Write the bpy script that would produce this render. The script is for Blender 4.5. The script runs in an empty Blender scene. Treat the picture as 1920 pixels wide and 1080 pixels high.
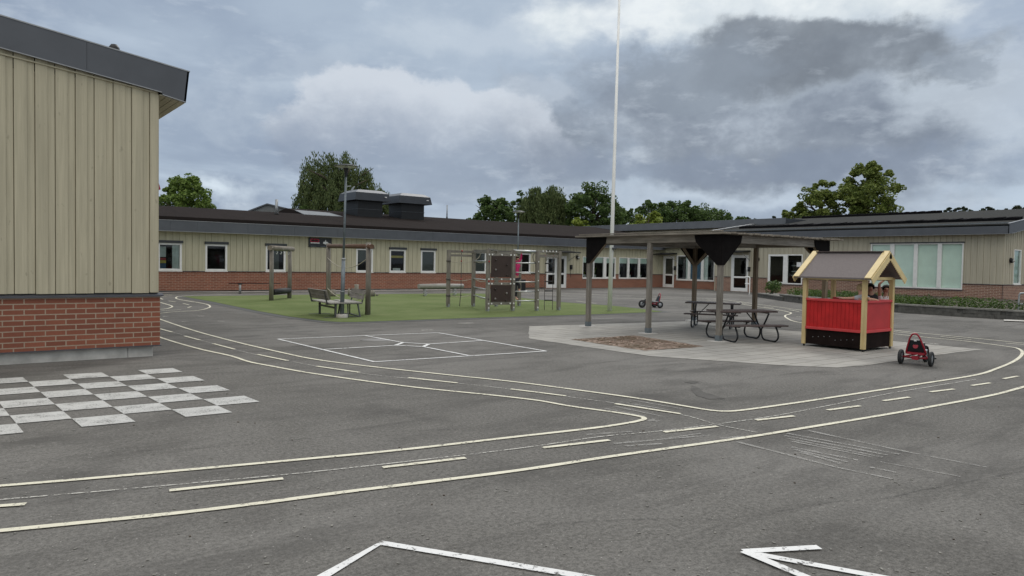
import bpy, math, random
import numpy as np
from mathutils import Vector, Matrix
random.seed(7)
SC = bpy.context.scene
COL = SC.collection
# ------------------------------------------------------------------ camera
FPX, YAW, PIT, ROLL, CH = 1364.53, .663213, .033756, .017518, 1.6
cy_, sy_ = math.cos(YAW), math.sin(YAW)
fw = np.array([sy_*math.cos(PIT), cy_*math.cos(PIT), -math.sin(PIT)])
rt0 = np.array([cy_, -sy_, 0.]); up0 = np.cross(rt0, fw)
rt = math.cos(ROLL)*rt0 + math.sin(ROLL)*up0
up = -math.sin(ROLL)*rt0 + math.cos(ROLL)*up0
CAM = np.array([0, 0, CH])
cd = bpy.data.cameras.new('camera'); cam = bpy.data.objects.new('camera', cd); COL.objects.link(cam)
cd.sensor_width = 36; cd.lens = FPX/1920*36; cd.clip_start = .05; cd.clip_end = 3000
cam.matrix_world = Matrix(((rt[0], up[0], -fw[0], 0), (rt[1], up[1], -fw[1], 0), (rt[2], up[2], -fw[2], CH), (0, 0, 0, 1)))
SC.camera = cam
def ray(x, y): return fw + rt*(x-960)/FPX - up*(y-540)/FPX
def G(x, y, z=0.):
    d = ray(x, y); return CAM + d*((z-CH)/d[2])
def PX(x, y, X): d = ray(x, y); return CAM + d*(X/d[0])
def PY(x, y, Y): d = ray(x, y); return CAM + d*(Y/d[1])
def PR(x, y, dist):
    d = ray(x, y); return CAM + d*(dist/math.hypot(d[0], d[1]))
# ------------------------------------------------------------------ view / exposure
SC.view_settings.view_transform = 'Standard'; SC.view_settings.look = 'None'
SC.view_settings.exposure = 0.30; SC.view_settings.gamma = 1
SC.cycles.max_bounces = 6; SC.cycles.transparent_max_bounces = 24
# ------------------------------------------------------------------ world
def s2l(c): return tuple(((v/255)/12.92 if v/255 <= .04045 else ((v/255+.055)/1.055)**2.4) for v in c)
W = bpy.data.worlds.new('World'); SC.world = W; W.use_nodes = True
wt = W.node_tree; N = wt.nodes; L = wt.links; N.clear()
def wn(t, **k):
    n = N.new(t)
    for a, b in k.items(): setattr(n, a, b)
    return n
def wm(op, a, b=None, c=None, clamp=False):
    n = N.new('ShaderNodeMath'); n.operation = op; n.use_clamp = clamp
    for i, v in enumerate((a, b, c)):
        if v is None: continue
        if isinstance(v, (int, float)): n.inputs[i].default_value = v
        else: L.new(v, n.inputs[i])
    return n.outputs[0]
SUN_EL, SUN_AZ = math.radians(42), YAW+math.radians(14)       # azimuth clockwise from +Y
sky = wn('ShaderNodeTexSky', sky_type='NISHITA', sun_disc=False, sun_elevation=SUN_EL, sun_rotation=SUN_AZ)
tc = wn('ShaderNodeTexCoord')
sep = wn('ShaderNodeSeparateXYZ'); L.new(tc.outputs['Generated'], sep.inputs[0])
X_, Y_, Z_ = sep.outputs
# azimuth relative to the view, elevation (radians)
ca = wm('ADD', wm('MULTIPLY', X_, cy_), wm('MULTIPLY', Y_, -sy_))
sa = wm('ADD', wm('MULTIPLY', X_, sy_), wm('MULTIPLY', Y_, cy_))
AZ = wm('ARCTAN2', ca, sa); EL = wm('ARCSINE', Z_)
def dcoord(x, y):
    d = ray(x, y); d = d/np.linalg.norm(d)
    return math.atan2(d@rt0, d@np.array([sy_, cy_, 0])), math.asin(d[2])
def comb(a, b, c=0.):
    n = N.new('ShaderNodeCombineXYZ')
    for i, v in enumerate((a, b, c)):
        if isinstance(v, (int, float)): n.inputs[i].default_value = v
        else: L.new(v, n.inputs[i])
    return n.outputs[0]
def noise(vec, sc, det=6, rough=.55, dist=0.):
    n = N.new('ShaderNodeTexNoise'); n.inputs['Scale'].default_value = sc; n.inputs['Detail'].default_value = det
    n.inputs['Roughness'].default_value = rough; n.inputs['Distortion'].default_value = dist
    L.new(vec, n.inputs['Vector']); return n.outputs['Fac']
Vs = comb(AZ, wm('MULTIPLY', EL, 2.0), .3)
nA = noise(Vs, 2.6, 8, .52, .3)
nB = noise(comb(AZ, wm('MULTIPLY', EL, 3.4), 4.1), 4.2, 9, .55, .25)
nC = noise(comb(AZ, wm('MULTIPLY', EL, 1.3), 9.7), 9, 8, .6)
nD = noise(comb(AZ, wm('MULTIPLY', EL, 5.0), 14.7), 3.0, 7, .55, .5)
def smooth(v, a, b):
    n = N.new('ShaderNodeMapRange'); n.interpolation_type = 'SMOOTHSTEP'
    n.inputs['From Min'].default_value = a; n.inputs['From Max'].default_value = b
    L.new(v, n.inputs['Value']); return n.outputs['Result']
def mixc(f, a, b):
    n = N.new('ShaderNodeMix'); n.data_type = 'RGBA'; n.blend_type = 'MIX'
    if isinstance(f, (int, float)): n.inputs['Factor'].default_value = f
    else: L.new(f, n.inputs['Factor'])
    for s, v in (('A', a), ('B', b)):
        i = [q for q in n.inputs if q.name == s and q.type == 'RGBA'][0]
        if isinstance(v, tuple): i.default_value = (*s2l(v), 1)
        else: L.new(v, i)
    return [o for o in n.outputs if o.type == 'RGBA'][0]
def nvec(vec, sc, det, rough):
    n = N.new('ShaderNodeTexNoise'); n.inputs['Scale'].default_value = sc; n.inputs['Detail'].default_value = det; n.inputs['Roughness'].default_value = rough
    L.new(vec, n.inputs['Vector']); q = N.new('ShaderNodeSeparateColor'); L.new(n.outputs['Color'], q.inputs[0]); return q.outputs
wA = nvec(comb(AZ, wm('MULTIPLY', EL, 1.5), 51.), 4.5, 3, .5); wB = nvec(comb(AZ, wm('MULTIPLY', EL, 1.3), 63.), 14, 7, .6)
def warp(base, ch, a1, a2): return wm('ADD', base, wm('ADD', wm('MULTIPLY', wm('SUBTRACT', wA[ch], .5), a1), wm('MULTIPLY', wm('SUBTRACT', wB[ch], .5), a2)))
AW = warp(AZ, 0, .20, .13); EW = warp(EL, 1, .10, .085)
def blob(x, y, rx, ry, nz, k, e0, e1):
    a0, e_0 = dcoord(x, y)
    da = wm('DIVIDE', wm('SUBTRACT', AW, a0), rx/FPX); de = wm('DIVIDE', wm('SUBTRACT', EW, e_0), ry/FPX)
    r = wm('SQRT', wm('ADD', wm('MULTIPLY', da, da), wm('MULTIPLY', de, de)))
    v = wm('ADD', wm('SUBTRACT', 1.0, r), wm('MULTIPLY', wm('SUBTRACT', nz, .5), k))
    return smooth(v, e0, e1)
nE = noise(comb(AZ, wm('MULTIPLY', EL, 1.6), 21.3), 5.5, 10, .58, .15)
nF = noise(comb(AZ, wm('MULTIPLY', EL, 2.6), 33.1), 16, 6, .6)
col = mixc(smooth(nA, .36, .66), (134, 149, 170), (156, 171, 188))
col = mixc(wm('MULTIPLY', smooth(nD, .50, .70), .42), col, (176, 190, 205))
col = mixc(wm('MULTIPLY', smooth(nE, .52, .66), .35), col, (176, 188, 200))
lowb = smooth(EL, math.radians(11), math.radians(3))
col = mixc(wm('MULTIPLY', lowb, wm('ADD', .05, wm('MULTIPLY', smooth(nB, .46, .64), .7))), col, (180, 196, 212))
# soft light gap above the middle
g1 = blob(980, 60, 230, 60, nE, 2.0, -.1, .8); col = mixc(wm('MULTIPLY', g1, .5), col, (186, 197, 208))
# broad dark mass, centre right
dk = blob(1420, 235, 520, 150, nE, 1.2, -.10, .50)
col = mixc(wm('MULTIPLY', dk, .93), col, mixc(smooth(nC, .34, .68), (108, 118, 133), (138, 148, 161)))
dk2 = blob(1300, 318, 560, 42, nB, 1.1, -.1, .6)
col = mixc(wm('MULTIPLY', dk2, .6), col, (114, 127, 148))
# heap cloud left of centre: pale crest over a grey belly
hp = blob(800, 262, 265, 118, nE, .5, .0, .16)
shade = smooth(wm('ADD', EL, wm('MULTIPLY', wm('SUBTRACT', nC, .5), .13)), dcoord(830, 330)[1], dcoord(830, 165)[1])
heap = mixc(shade, (122, 134, 154), (192, 199, 208))
col = mixc(wm('MULTIPLY', hp, wm('ADD', .45, wm('MULTIPLY', shade, .45))), col, heap)
# bright opening near the top right
br = blob(1420, 0, 390, 84, nE, 1.9, -.1, .5)
col = mixc(wm('MULTIPLY', br, .9), col, mixc(smooth(nC, .35, .7), (200, 209, 214), (233, 237, 236)))
br2 = blob(1850, 185, 150, 100, nE, 2.0, -.05, .5)
col = mixc(wm('MULTIPLY', br2, .55), col, (190, 201, 212))
br3 = blob(425, 345, 120, 34, nC, 1.2, -.1, 1.1); col = mixc(wm('MULTIPLY', br3, .8), col, (208, 221, 231))
br4 = blob(1390, 378, 230, 36, nB, 1.2, -.1, 1.1); col = mixc(wm('MULTIPLY', br4, .7), col, (192, 206, 220))
br5 = blob(1010, 185, 80, 45, nC, 2.2, -.05, .6); col = mixc(wm('MULTIPLY', br5, .5), col, (172, 182, 194))
# dark ragged cloud in front of the opening
halo = blob(1560, 95, 265, 100, nE, 1.2, -.05, .25)
col = mixc(wm('MULTIPLY', halo, .35), col, (178, 190, 201))
dc = blob(1570, 100, 235, 82, nE, .9, -.02, .34)
col = mixc(wm('MULTIPLY', dc, .92), col, mixc(smooth(nC, .34, .68), (104, 112, 122), (130, 139, 149)))
dc2 = blob(1300, 150, 190, 62, nE, 2.0, -.05, .6)
col = mixc(wm('MULTIPLY', dc2, .7), col, (126, 137, 150))
dc3 = blob(1790, 125, 60, 36, nF, 1.8, .0, .5)
col = mixc(wm('MULTIPLY', dc3, .7), col, (132, 143, 156))
col = mixc(wm('MULTIPLY', smooth(nC, .52, .70), .36), col, (184, 195, 207))
col = mixc(wm('MULTIPLY', smooth(nF, .54, .74), .28), col, (192, 202, 212))
# overcast brightens towards the zenith (standard overcast distribution); extra gain added behind the camera to light the walls facing it
hs = N.new('ShaderNodeHueSaturation'); hs.inputs['Saturation'].default_value = .93; L.new(col, hs.inputs['Color']); col = hs.outputs[0]
zs = smooth(EL, math.radians(26), math.radians(62))
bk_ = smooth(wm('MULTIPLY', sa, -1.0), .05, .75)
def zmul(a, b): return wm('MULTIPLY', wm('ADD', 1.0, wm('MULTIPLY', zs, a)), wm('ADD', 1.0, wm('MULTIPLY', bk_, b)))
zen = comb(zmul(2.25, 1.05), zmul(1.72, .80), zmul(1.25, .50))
bg = wn('ShaderNodeBackground'); bg.inputs['Strength'].default_value = 1.0
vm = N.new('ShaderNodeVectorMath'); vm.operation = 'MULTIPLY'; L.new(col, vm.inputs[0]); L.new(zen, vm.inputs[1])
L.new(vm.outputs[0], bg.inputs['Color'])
bg2 = wn('ShaderNodeBackground'); bg2.inputs['Strength'].default_value = 0.05
L.new(sky.outputs[0], bg2.inputs['Color'])
mxs = wn('ShaderNodeMixShader'); mxs.inputs[0].default_value = .06
L.new(bg.outputs[0], mxs.inputs[1]); L.new(bg2.outputs[0], mxs.inputs[2])
wo = wn('ShaderNodeOutputWorld'); L.new(mxs.outputs[0], wo.inputs['Surface'])
# ------------------------------------------------------------------ sun
sd = bpy.data.lights.new('sun', 'SUN'); sd.energy = 1.0; sd.angle = math.radians(16); sd.color = (1, .97, .92)
so = bpy.data.objects.new('sun', sd); COL.objects.link(so)
sdir = Vector((math.sin(SUN_AZ)*math.cos(SUN_EL), math.cos(SUN_AZ)*math.cos(SUN_EL), math.sin(SUN_EL)))
so.rotation_euler = sdir.to_track_quat('Z', 'Y').to_euler(); so.location = (0, 0, 30)
# ------------------------------------------------------------------ materials
MATS = {}
class MT:
    def __init__(s, name, rough=.7, metal=0., spec=.5):
        s.m = bpy.data.materials.new(name); s.m.use_nodes = True; s.t = s.m.node_tree
        s.b = s.t.nodes['Principled BSDF']; s.b.inputs['Roughness'].default_value = rough
        s.b.inputs['Metallic'].default_value = metal; s.b.inputs['Specular IOR Level'].default_value = spec
        s.tc = s.t.nodes.new('ShaderNodeTexCoord'); s.v = s.tc.outputs['Object']
    def n(s, t, **k):
        n = s.t.nodes.new(t)
        for a, b in k.items(): setattr(n, a, b)
        return n
    def l(s, a, b): s.t.links.new(a, b)
    def map(s, sc=(1, 1, 1), loc=(0, 0, 0)):
        m = s.n('ShaderNodeMapping'); m.inputs['Scale'].default_value = sc; m.inputs['Location'].default_value = loc
        s.l(s.v, m.inputs[0]); return m.outputs[0]
    def noise(s, sc, det=4, rough=.55, vec=None, dist=0.):
        n = s.n('ShaderNodeTexNoise'); n.inputs['Scale'].default_value = sc; n.inputs['Detail'].default_value = det
        n.inputs['Roughness'].default_value = rough; n.inputs['Distortion'].default_value = dist
        s.l(vec if vec is not None else s.v, n.inputs['Vector']); return n.outputs['Fac']
    def ramp(s, f, a, b, ca, cb):
        r = s.n('ShaderNodeMapRange'); r.inputs['From Min'].default_value = a; r.inputs['From Max'].default_value = b
        s.l(f, r.inputs['Value']); return s.mix(r.outputs[0], ca, cb)
    def rng(s, f, a, b, c=0., d=1.):
        r = s.n('ShaderNodeMapRange'); r.inputs['From Min'].default_value = a; r.inputs['From Max'].default_value = b
        r.inputs['To Min'].default_value = c; r.inputs['To Max'].default_value = d
        s.l(f, r.inputs['Value']); return r.outputs[0]
    def mix(s, f, a, b, mode='MIX'):
        n = s.n('ShaderNodeMix', data_type='RGBA', blend_type=mode)
        if isinstance(f, (int, float)): n.inputs['Factor'].default_value = f
        else: s.l(f, n.inputs['Factor'])
        for nm, v in (('A', a), ('B', b)):
            i = [q for q in n.inputs if q.name == nm and q.type == 'RGBA'][0]
            if isinstance(v, tuple): i.default_value = (*v, 1)
            else: s.l(v, i)
        return [o for o in n.outputs if o.type == 'RGBA'][0]
    def math(s, op, a, b):
        n = s.n('ShaderNodeMath', operation=op)
        for i, v in enumerate((a, b)):
            if isinstance(v, (int, float)): n.inputs[i].default_value = v
            else: s.l(v, n.inputs[i])
        return n.outputs[0]
    def col(s, c):
        if isinstance(c, tuple): s.b.inputs['Base Color'].default_value = (*c, 1)
        else: s.l(c, s.b.inputs['Base Color'])
        return s
    def bump(s, f, st=.3, d=.01):
        b = s.n('ShaderNodeBump'); b.inputs['Strength'].default_value = st; b.inputs['Distance'].default_value = d
        s.l(f, b.inputs['Height']); s.l(b.outputs[0], s.b.inputs['Normal']); return s
def simple(name, c, rough=.6, metal=0., var=.18, sc=6., bump=0., spec=.5):
    m = MT(name, rough, metal, spec)
    f = m.noise(sc, 5, .6)
    m.col(m.ramp(f, .3, .7, tuple(v*(1-var) for v in c), tuple(min(1, v*(1+var)) for v in c)))
    if bump: m.bump(m.noise(sc*8, 3), bump, .004)
    MATS[name] = m.m; return m.m
def wood(name, c, c2, sc=14, ax=2, rough=.8, bump=.35):
    m = MT(name, rough, 0, .3)
    s = [sc*2.2]*3; s[ax] = sc*.12
    g = m.noise(1.0, 7, .65, m.map(tuple(s)), .6)
    big = m.noise(2.2, 4, .5)
    a = m.ramp(g, .32, .68, c, c2)
    m.col(m.mix(m.rng(big, .35, .7, 0, .5), a, tuple(v*.62 for v in c)))
    m.bump(g, bump, .006); MATS[name] = m.m; return m.m
# asphalt
m = MT('asphalt', .95, 0, .12)
fine = m.noise(95, 3, .75); mid = m.noise(32, 3, .8); med = m.noise(9, 5, .65); big = m.noise(.22, 5, .55, None, .8)
strk = m.noise(.5, 6, .6, m.map((1.0, 4.2, 1)), .6); drk = m.noise(.75, 6, .65, m.map((1, 1, 1), (9, 3, 0)), .4)
grain = m.math('ADD', m.math('MULTIPLY', fine, .45), m.math('MULTIPLY', mid, .55))
a = m.ramp(grain, .40, .62, (.078, .076, .070), (.192, .186, .172))
a = m.mix(m.rng(big, .40, .60, 0, .75), a, m.ramp(grain, .38, .62, (.120, .117, .109), (.245, .238, .223)))
a = m.mix(m.rng(strk, .48, .66, 0, .5), a, (.070, .068, .064))
a = m.mix(m.rng(drk, .52, .68, 0, .5), a, (.072, .070, .066))
a = m.mix(m.rng(med, .55, .76, 0, .34), a, (.25, .243, .227))
vo = m.n('ShaderNodeTexVoronoi'); vo.inputs['Scale'].default_value = 26; m.l(m.v, vo.inputs['Vector'])
spk = m.math('MULTIPLY', m.rng(vo.outputs['Distance'], .07, .14, 1, 0), m.rng(m.noise(7, 2), .54, .58, 0, 1))
a = m.mix(m.math('MULTIPLY', spk, .65), a, (.50, .49, .46))
m.col(a); m.bump(grain, .6, .008); MATS['asphalt'] = m.m
# worn paint
def paint(name, c, wear=.35, amt=1., fine_sc=60):
    m = MT(name, .75, 0, .3)
    f = m.noise(fine_sc, 4, .7); g = m.noise(5, 5, .6)
    w = m.math('ADD', m.math('MULTIPLY', f, .7), m.math('MULTIPLY', g, .3))
    m.col(m.ramp(g, .3, .7, tuple(v*.86 for v in c), c))
    tr = m.n('ShaderNodeBsdfTransparent'); mx = m.n('ShaderNodeMixShader'); out = [n for n in m.t.nodes if n.type == 'OUTPUT_MATERIAL'][0]
    m.l(m.rng(w, wear, wear+.08, 0, amt), mx.inputs[0]); m.l(tr.outputs[0], mx.inputs[1]); m.l(m.b.outputs[0], mx.inputs[2]); m.l(mx.outputs[0], out.inputs['Surface'])
    MATS[name] = m.m
paint('paint_cream', (.72, .695, .56), .37, .97, 26); paint('paint_white', (.76, .77, .76), .38, .96, 30)
paint('paint_square', (.55, .555, .535), .38, .90, 70)
paint('paint_faint', (.42, .415, .39), .44, .55); paint('seam', (.045, .044, .042), .46, .30, 30); paint('chalk', (.62, .61, .56), .44, .85, 40)
# turf
m = MT('turf', .95, 0, .1)
f = m.noise(60, 4, .7); g = m.noise(.5, 5, .6, None, .5)
a = m.ramp(f, .3, .7, (.075, .108, .034), (.150, .192, .072))
m.col(m.mix(m.rng(g, .42, .62, 0, .6), a, (.165, .195, .085))); m.bump(f, .7, .02); MATS['turf'] = m.m
simple('rubber_edge', (.075, .078, .075), .9, 0, .3, 20, .4)
# paving slabs
m = MT('paving', .9, 0, .3)
br = m.n('ShaderNodeTexBrick'); br.offset = .5; br.inputs['Scale'].default_value = 1
br.inputs['Brick Width'].default_value = .7; br.inputs['Row Height'].default_value = .35
br.inputs['Mortar Size'].default_value = .013; br.inputs['Mortar Smooth'].default_value = .3; br.inputs['Bias'].default_value = 0
br.inputs['Color1'].default_value = (.355, .346, .315, 1); br.inputs['Color2'].default_value = (.295, .287, .264, 1)
br.inputs['Mortar'].default_value = (.12, .115, .095, 1); m.l(m.v, br.inputs['Vector'])
g = m.noise(.9, 6, .65, None, .6); f = m.noise(40, 4, .7)
a = m.mix(m.rng(g, .42, .68, 0, .55), br.outputs['Color'], (.20, .195, .18))
m.col(m.mix(m.rng(f, .45, .7, 0, .35), a, (.37, .36, .335))); m.bump(br.outputs['Fac'], -.4, .006); MATS['paving'] = m.m
simple('concrete_pad', (.46, .45, .42), .9, 0, .2, 9, .2)
simple('concrete', (.50, .49, .46), .88, 0, .28, 3.0, .25)
# cobbles and soil
m = MT('cobble_bed', .95, 0, .2)
vo = m.n('ShaderNodeTexVoronoi'); vo.inputs['Scale'].default_value = 9.5; m.l(m.v, vo.inputs['Vector'])
vc = m.n('ShaderNodeSeparateColor'); m.l(vo.outputs['Color'], vc.inputs[0])
st = m.ramp(vc.outputs[0], 0, 1, (.16, .105, .08), (.42, .33, .27))
vd = m.n('ShaderNodeTexVoronoi', feature='DISTANCE_TO_EDGE'); vd.inputs['Scale'].default_value = 9.5; m.l(m.v, vd.inputs['Vector'])
soil = m.ramp(m.noise(30, 4), .3, .7, (.09, .068, .048), (.20, .155, .115))
a = m.mix(m.rng(vd.outputs['Distance'], .06, .16, 1, 0), st, soil)
m.col(m.mix(m.rng(m.noise(1.6, 4), .50, .58, 0, 1), a, soil)); m.bump(vd.outputs['Distance'], .8, .02); MATS['cobble_bed'] = m.m
# brick
def brick(name, c1, c2, mortar, wear):
    m = MT(name, .88, 0, .3)
    sp = m.n('ShaderNodeSeparateXYZ'); m.l(m.v, sp.inputs[0])
    cb = m.n('ShaderNodeCombineXYZ'); m.l(m.math('ADD', sp.outputs[0], sp.outputs[1]), cb.inputs[0]); m.l(sp.outputs[2], cb.inputs[1])
    br = m.n('ShaderNodeTexBrick'); br.offset = .5
    br.inputs['Scale'].default_value = 1; br.inputs['Brick Width'].default_value = .262; br.inputs['Row Height'].default_value = .08
    br.inputs['Mortar Size'].default_value = .009; br.inputs['Mortar Smooth'].default_value = .25; br.inputs['Bias'].default_value = 0
    br.inputs['Color1'].default_value = (*c1, 1); br.inputs['Color2'].default_value = (*c2, 1); br.inputs['Mortar'].default_value = (*mortar, 1)
    m.l(cb.outputs[0], br.inputs['Vector'])
    f = m.noise(45, 4, .7); g = m.noise(1.1, 5, .6, None, .4)
    a = m.mix(m.rng(f, .4, .75, 0, .3), br.outputs['Color'], tuple(v*.55 for v in c1))
    a = m.mix(m.rng(g, .48, .72, 0, wear), a, tuple(v*.6 for v in c2))
    m.col(a); m.bump(br.outputs['Fac'], -.6, .008); MATS[name] = m.m
brick('brick_red', (.30, .110, .068), (.215, .080, .052), (.38, .31, .235), .28)
brick('brick_pale', (.29, .155, .11), (.20, .11, .08), (.50, .42, .34), .25)
# painted boards
def boards(name, c):
    m = MT(name, .78, 0, .3)
    g = m.noise(1.0, 6, .6, m.map((26, 26, .9)), .3); b = m.noise(1.0, 4, .6, m.map((3.5, 3.5, .5)))
    k = m.noise(7, 2, .5, m.map((2.2, 2.2, .9)))
    a = m.ramp(g, .3, .7, tuple(v*.84 for v in c), tuple(v*1.08 for v in c))
    a = m.mix(m.rng(b, .42, .72, 0, .42), a, tuple(v*.70 for v in c))
    a = m.mix(m.rng(k, .70, .76, 0, .45), a, tuple(v*.5 for v in c))
    m.col(a); m.bump(g, .25, .004); MATS[name] = m.m
boards('siding_near', (.49, .452, .33)); boards('siding_far', (.50, .475, .345)); boards('siding_warm', (.46, .43, .335))
simple('sheet_grey', (.085, .094, .108), .55, .1, .12, 1.5); simple('sheet_edge', (.30, .31, .32), .4, .5, .1)
simple('sheet_dark', (.038, .043, .050), .45, .3, .15, 2.); simple('ledge_metal', (.085, .088, .10), .5, .3, .2, 3)
m = MT('felt_brown', 1, 0, .03); g = m.noise(1.0, 5, .6, m.map((2.2, .25, 1))); f = m.noise(40, 3, .7)
a = m.ramp(f, .3, .7, (.020, .0165, .0155), (.036, .030, .028)); m.col(m.mix(m.rng(g, .4, .7, 0, .6), a, (.020, .017, .016)))
m.bump(f, .4, .01); MATS['felt_brown'] = m.m
m = MT('felt_grey', 1, 0, .05); g = m.noise(.6, 5, .6); f = m.noise(30, 3, .7)
a = m.ramp(f, .3, .7, (.032, .034, .034), (.060, .062, .061)); m.col(m.mix(m.rng(g, .4, .7, 0, .5), a, (.052, .051, .046)))
m.bump(f, .4, .01); MATS['felt_grey'] = m.m
simple('felt_black', (.007, .007, .008), 1, 0, .5, 12, .6, .05)
simple('roof_sheet_pale', (.16, .17, .175), .5, .3, .15, 2)
simple('white_frame', (.76, .77, .75), .45, 0, .07, 5); simple('white_paint', (.82, .83, .81), .4, 0, .06, 3)
simple('black_metal', (.010, .011, .012), .5, .2, .2, 8); simple('dark_grey_metal', (.055, .06, .065), .5, .4, .2, 8)
simple('galvanised', (.17, .20, .22), .55, .55, .18, 12); simple('galv_pale', (.34, .36, .37), .5, .5, .15, 12)
simple('blind_green', (.71, .81, .745), .85, 0, .06, 2); simple('curtain_grey', (.5, .55, .55), .9, 0, .12, 8)
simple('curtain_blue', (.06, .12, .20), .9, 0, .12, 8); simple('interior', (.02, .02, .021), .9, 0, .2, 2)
simple('blind_dark', (.10, .105, .10), .8, 0, .1, 20)
wood('wood_grey', (.14, .128, .108), (.33, .305, .265)); wood('wood_brown', (.12, .09, .06), (.26, .21, .15))
wood('wood_grey_x', (.135, .125, .108), (.30, .285, .255), 14, 0); wood('wood_grey_y', (.14, .125, .10), (.34, .305, .255), 14, 1)
wood('wood_redbrown_x', (.085, .045, .03), (.19, .12, .085), 14, 0)
wood('wood_pale', (.27, .26, .235), (.46, .45, .42), 10, 0); wood('stump', (.16, .15, .12), (.33, .31, .27))
simple('ply_black', (.008, .007, .007), .95, 0, .3, 5, 0, .1); simple('ply_brown', (.042, .026, .021), .65, 0, .18, 6, .1)
simple('plank_dark', (.075, .055, .052), .6, 0, .2, 8, .1); simple('steel_black', (.022, .024, .026), .45, .4, .2, 10)
simple('steel_grey', (.085, .09, .095), .5, .5, .2, 10)
simple('red_paint', (.46, .018, .018), .6, 0, .18, 5, .1, .3); simple('red_smooth', (.44, .028, .030), .6, 0, .1, 3)
simple('red_light', (.52, .045, .048), .5, 0, .1, 5); wood('yellow_wood', (.56, .43, .20), (.68, .54, .29), 8, 2, .65, .1)
simple('yellow_paint', (.66, .53, .27), .6, 0, .1, 5)
simple('roof_felt_house', (.165, .145, .142), .9, 0, .1, 30, .3); simple('skirt_brown', (.014, .009, .008), .9, 0, .3, 5, 0, .1)
simple('rubber', (.016, .017, .018), .75, 0, .2, 20); simple('rim', (.34, .36, .38), .35, .6, .1)
simple('trike_red', (.30, .014, .028), .35, .1, .1, 6); simple('rope', (.40, .37, .30), .9, 0, .2, 40)
simple('rope_dark', (.10, .09, .085), .9, 0, .2, 40); simple('clip_red', (.36, .02, .02), .5); simple('bolt_white', (.75, .76, .74), .4)
simple('alu_tube', (.50, .52, .52), .35, .6, .08); simple('hold_dark', (.035, .025, .022), .6); simple('hold_grey', (.22, .21, .20), .7)
simple('planter_stone', (.105, .102, .092), .95, 0, .4, 6, .5); simple('planter_cap', (.20, .195, .175), .9, 0, .25, 8, .3)
simple('soil', (.06, .045, .03), .95, 0, .3, 8, .4)
simple('bark', (.075, .06, .045), .95, 0, .35, 6, .6)
simple('sign_black', (.012, .014, .018), .4); simple('sign_red', (.42, .02, .05), .4); simple('paper_white', (.75, .76, .76), .7)
simple('skin', (.52, .30, .215), .55, 0, .05, 6); simple('skin_tan', (.36, .19, .13), .55, 0, .05, 6)
simple('hair_blond', (.36, .27, .15), .8, 0, .2, 30); simple('hair_dark', (.018, .013, .011), .7, 0, .3, 30)
simple('hair_brown', (.09, .05, .03), .8, 0, .3, 30)
simple('cloth_grey', (.40, .43, .47), .9, 0, .08, 10); simple('cloth_black', (.014, .014, .017), .9); simple('cloth_white', (.62, .60, .62), .9, 0, .1, 10)
simple('cloth_pink', (.62, .035, .17), .85, 0, .1, 8); simple('cloth_redflower', (.45, .06, .06), .9); simple('eye', (.02, .015, .012), .3)
simple('trouser_dark', (.025, .026, .032), .9); simple('lamp_glass', (.45, .47, .45), .3)
simple('blue_plastic', (.02, .06, .22), .4); simple('book_red', (.32, .03, .04), .6); simple('book_yellow', (.45, .36, .06), .6); simple('book_blue', (.03, .08, .16), .6)
simple('pot_white', (.68, .70, .68), .5); simple('stick_brown', (.1, .06, .04), .8)
simple('stain', (.105, .102, .096), .95, 0, .2, 8, 0, .1)
simple('iron_cover', (.20, .198, .19), .8, 0, .2, 40, .3)
simple('gap_shadow', (.22, .20, .145), .95, 0, .2, 5); simple('sheet_mid', (.135, .146, .16), .55, .1, .12, 1.5)
# glass
def glass(name, tint, refl=1.0):
    m = bpy.data.materials.new(name); m.use_nodes = True; t = m.node_tree; t.nodes.clear()
    o = t.nodes.new('ShaderNodeOutputMaterial'); mx = t.nodes.new('ShaderNodeMixShader')
    tr = t.nodes.new('ShaderNodeBsdfTransparent'); tr.inputs[0].default_value = (*tint, 1)
    gl = t.nodes.new('ShaderNodeBsdfGlossy'); gl.inputs['Roughness'].default_value = .03; gl.inputs['Color'].default_value = (.9, .95, 1, 1)
    fr = t.nodes.new('ShaderNodeFresnel'); fr.inputs[0].default_value = 1.45
    nz = t.nodes.new('ShaderNodeTexNoise'); nz.inputs['Scale'].default_value = .8
    bp = t.nodes.new('ShaderNodeBump'); bp.inputs['Strength'].default_value = .04; bp.inputs['Distance'].default_value = .05
    t.links.new(nz.outputs[0], bp.inputs['Height']); t.links.new(bp.outputs[0], gl.inputs['Normal'])
    t.links.new(fr.outputs[0], mx.inputs[0]); t.links.new(tr.outputs[0], mx.inputs[1]); t.links.new(gl.outputs[0], mx.inputs[2]); t.links.new(mx.outputs[0], o.inputs[0])
    MATS[name] = m
glass('glass', (.86, .92, .89))
# foliage
def leafmat(name, c1, c2):
    m = MT(name, .6, 0, .3)
    g = m.n('ShaderNodeNewGeometry'); 
    f = m.noise(.9, 3, .6); q = m.n('ShaderNodeAttribute'); q.attribute_name = 'rnd'
    a = m.ramp(m.math('ADD', m.math('MULTIPLY', f, .55), m.math('MULTIPLY', q.outputs['Fac'], .45)), .25, .75, c1, c2)
    m.col(a); m.b.inputs['Subsurface Weight'].default_value = 0
    t = m.n('ShaderNodeBsdfTranslucent'); mx = m.n('ShaderNodeMixShader'); mx.inputs[0].default_value = .3
    m.l(a, t.inputs[0]); out = [n for n in m.t.nodes if n.type == 'OUTPUT_MATERIAL'][0]
    m.l(m.b.outputs[0], mx.inputs[1]); m.l(t.outputs[0], mx.inputs[2]); m.l(mx.outputs[0], out.inputs['Surface'])
    MATS[name] = m.m
leafmat('leaf_mid', (.06, .115, .02), (.23, .32, .075)); leafmat('leaf_dark', (.032, .066, .018), (.12, .185, .05))
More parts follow.
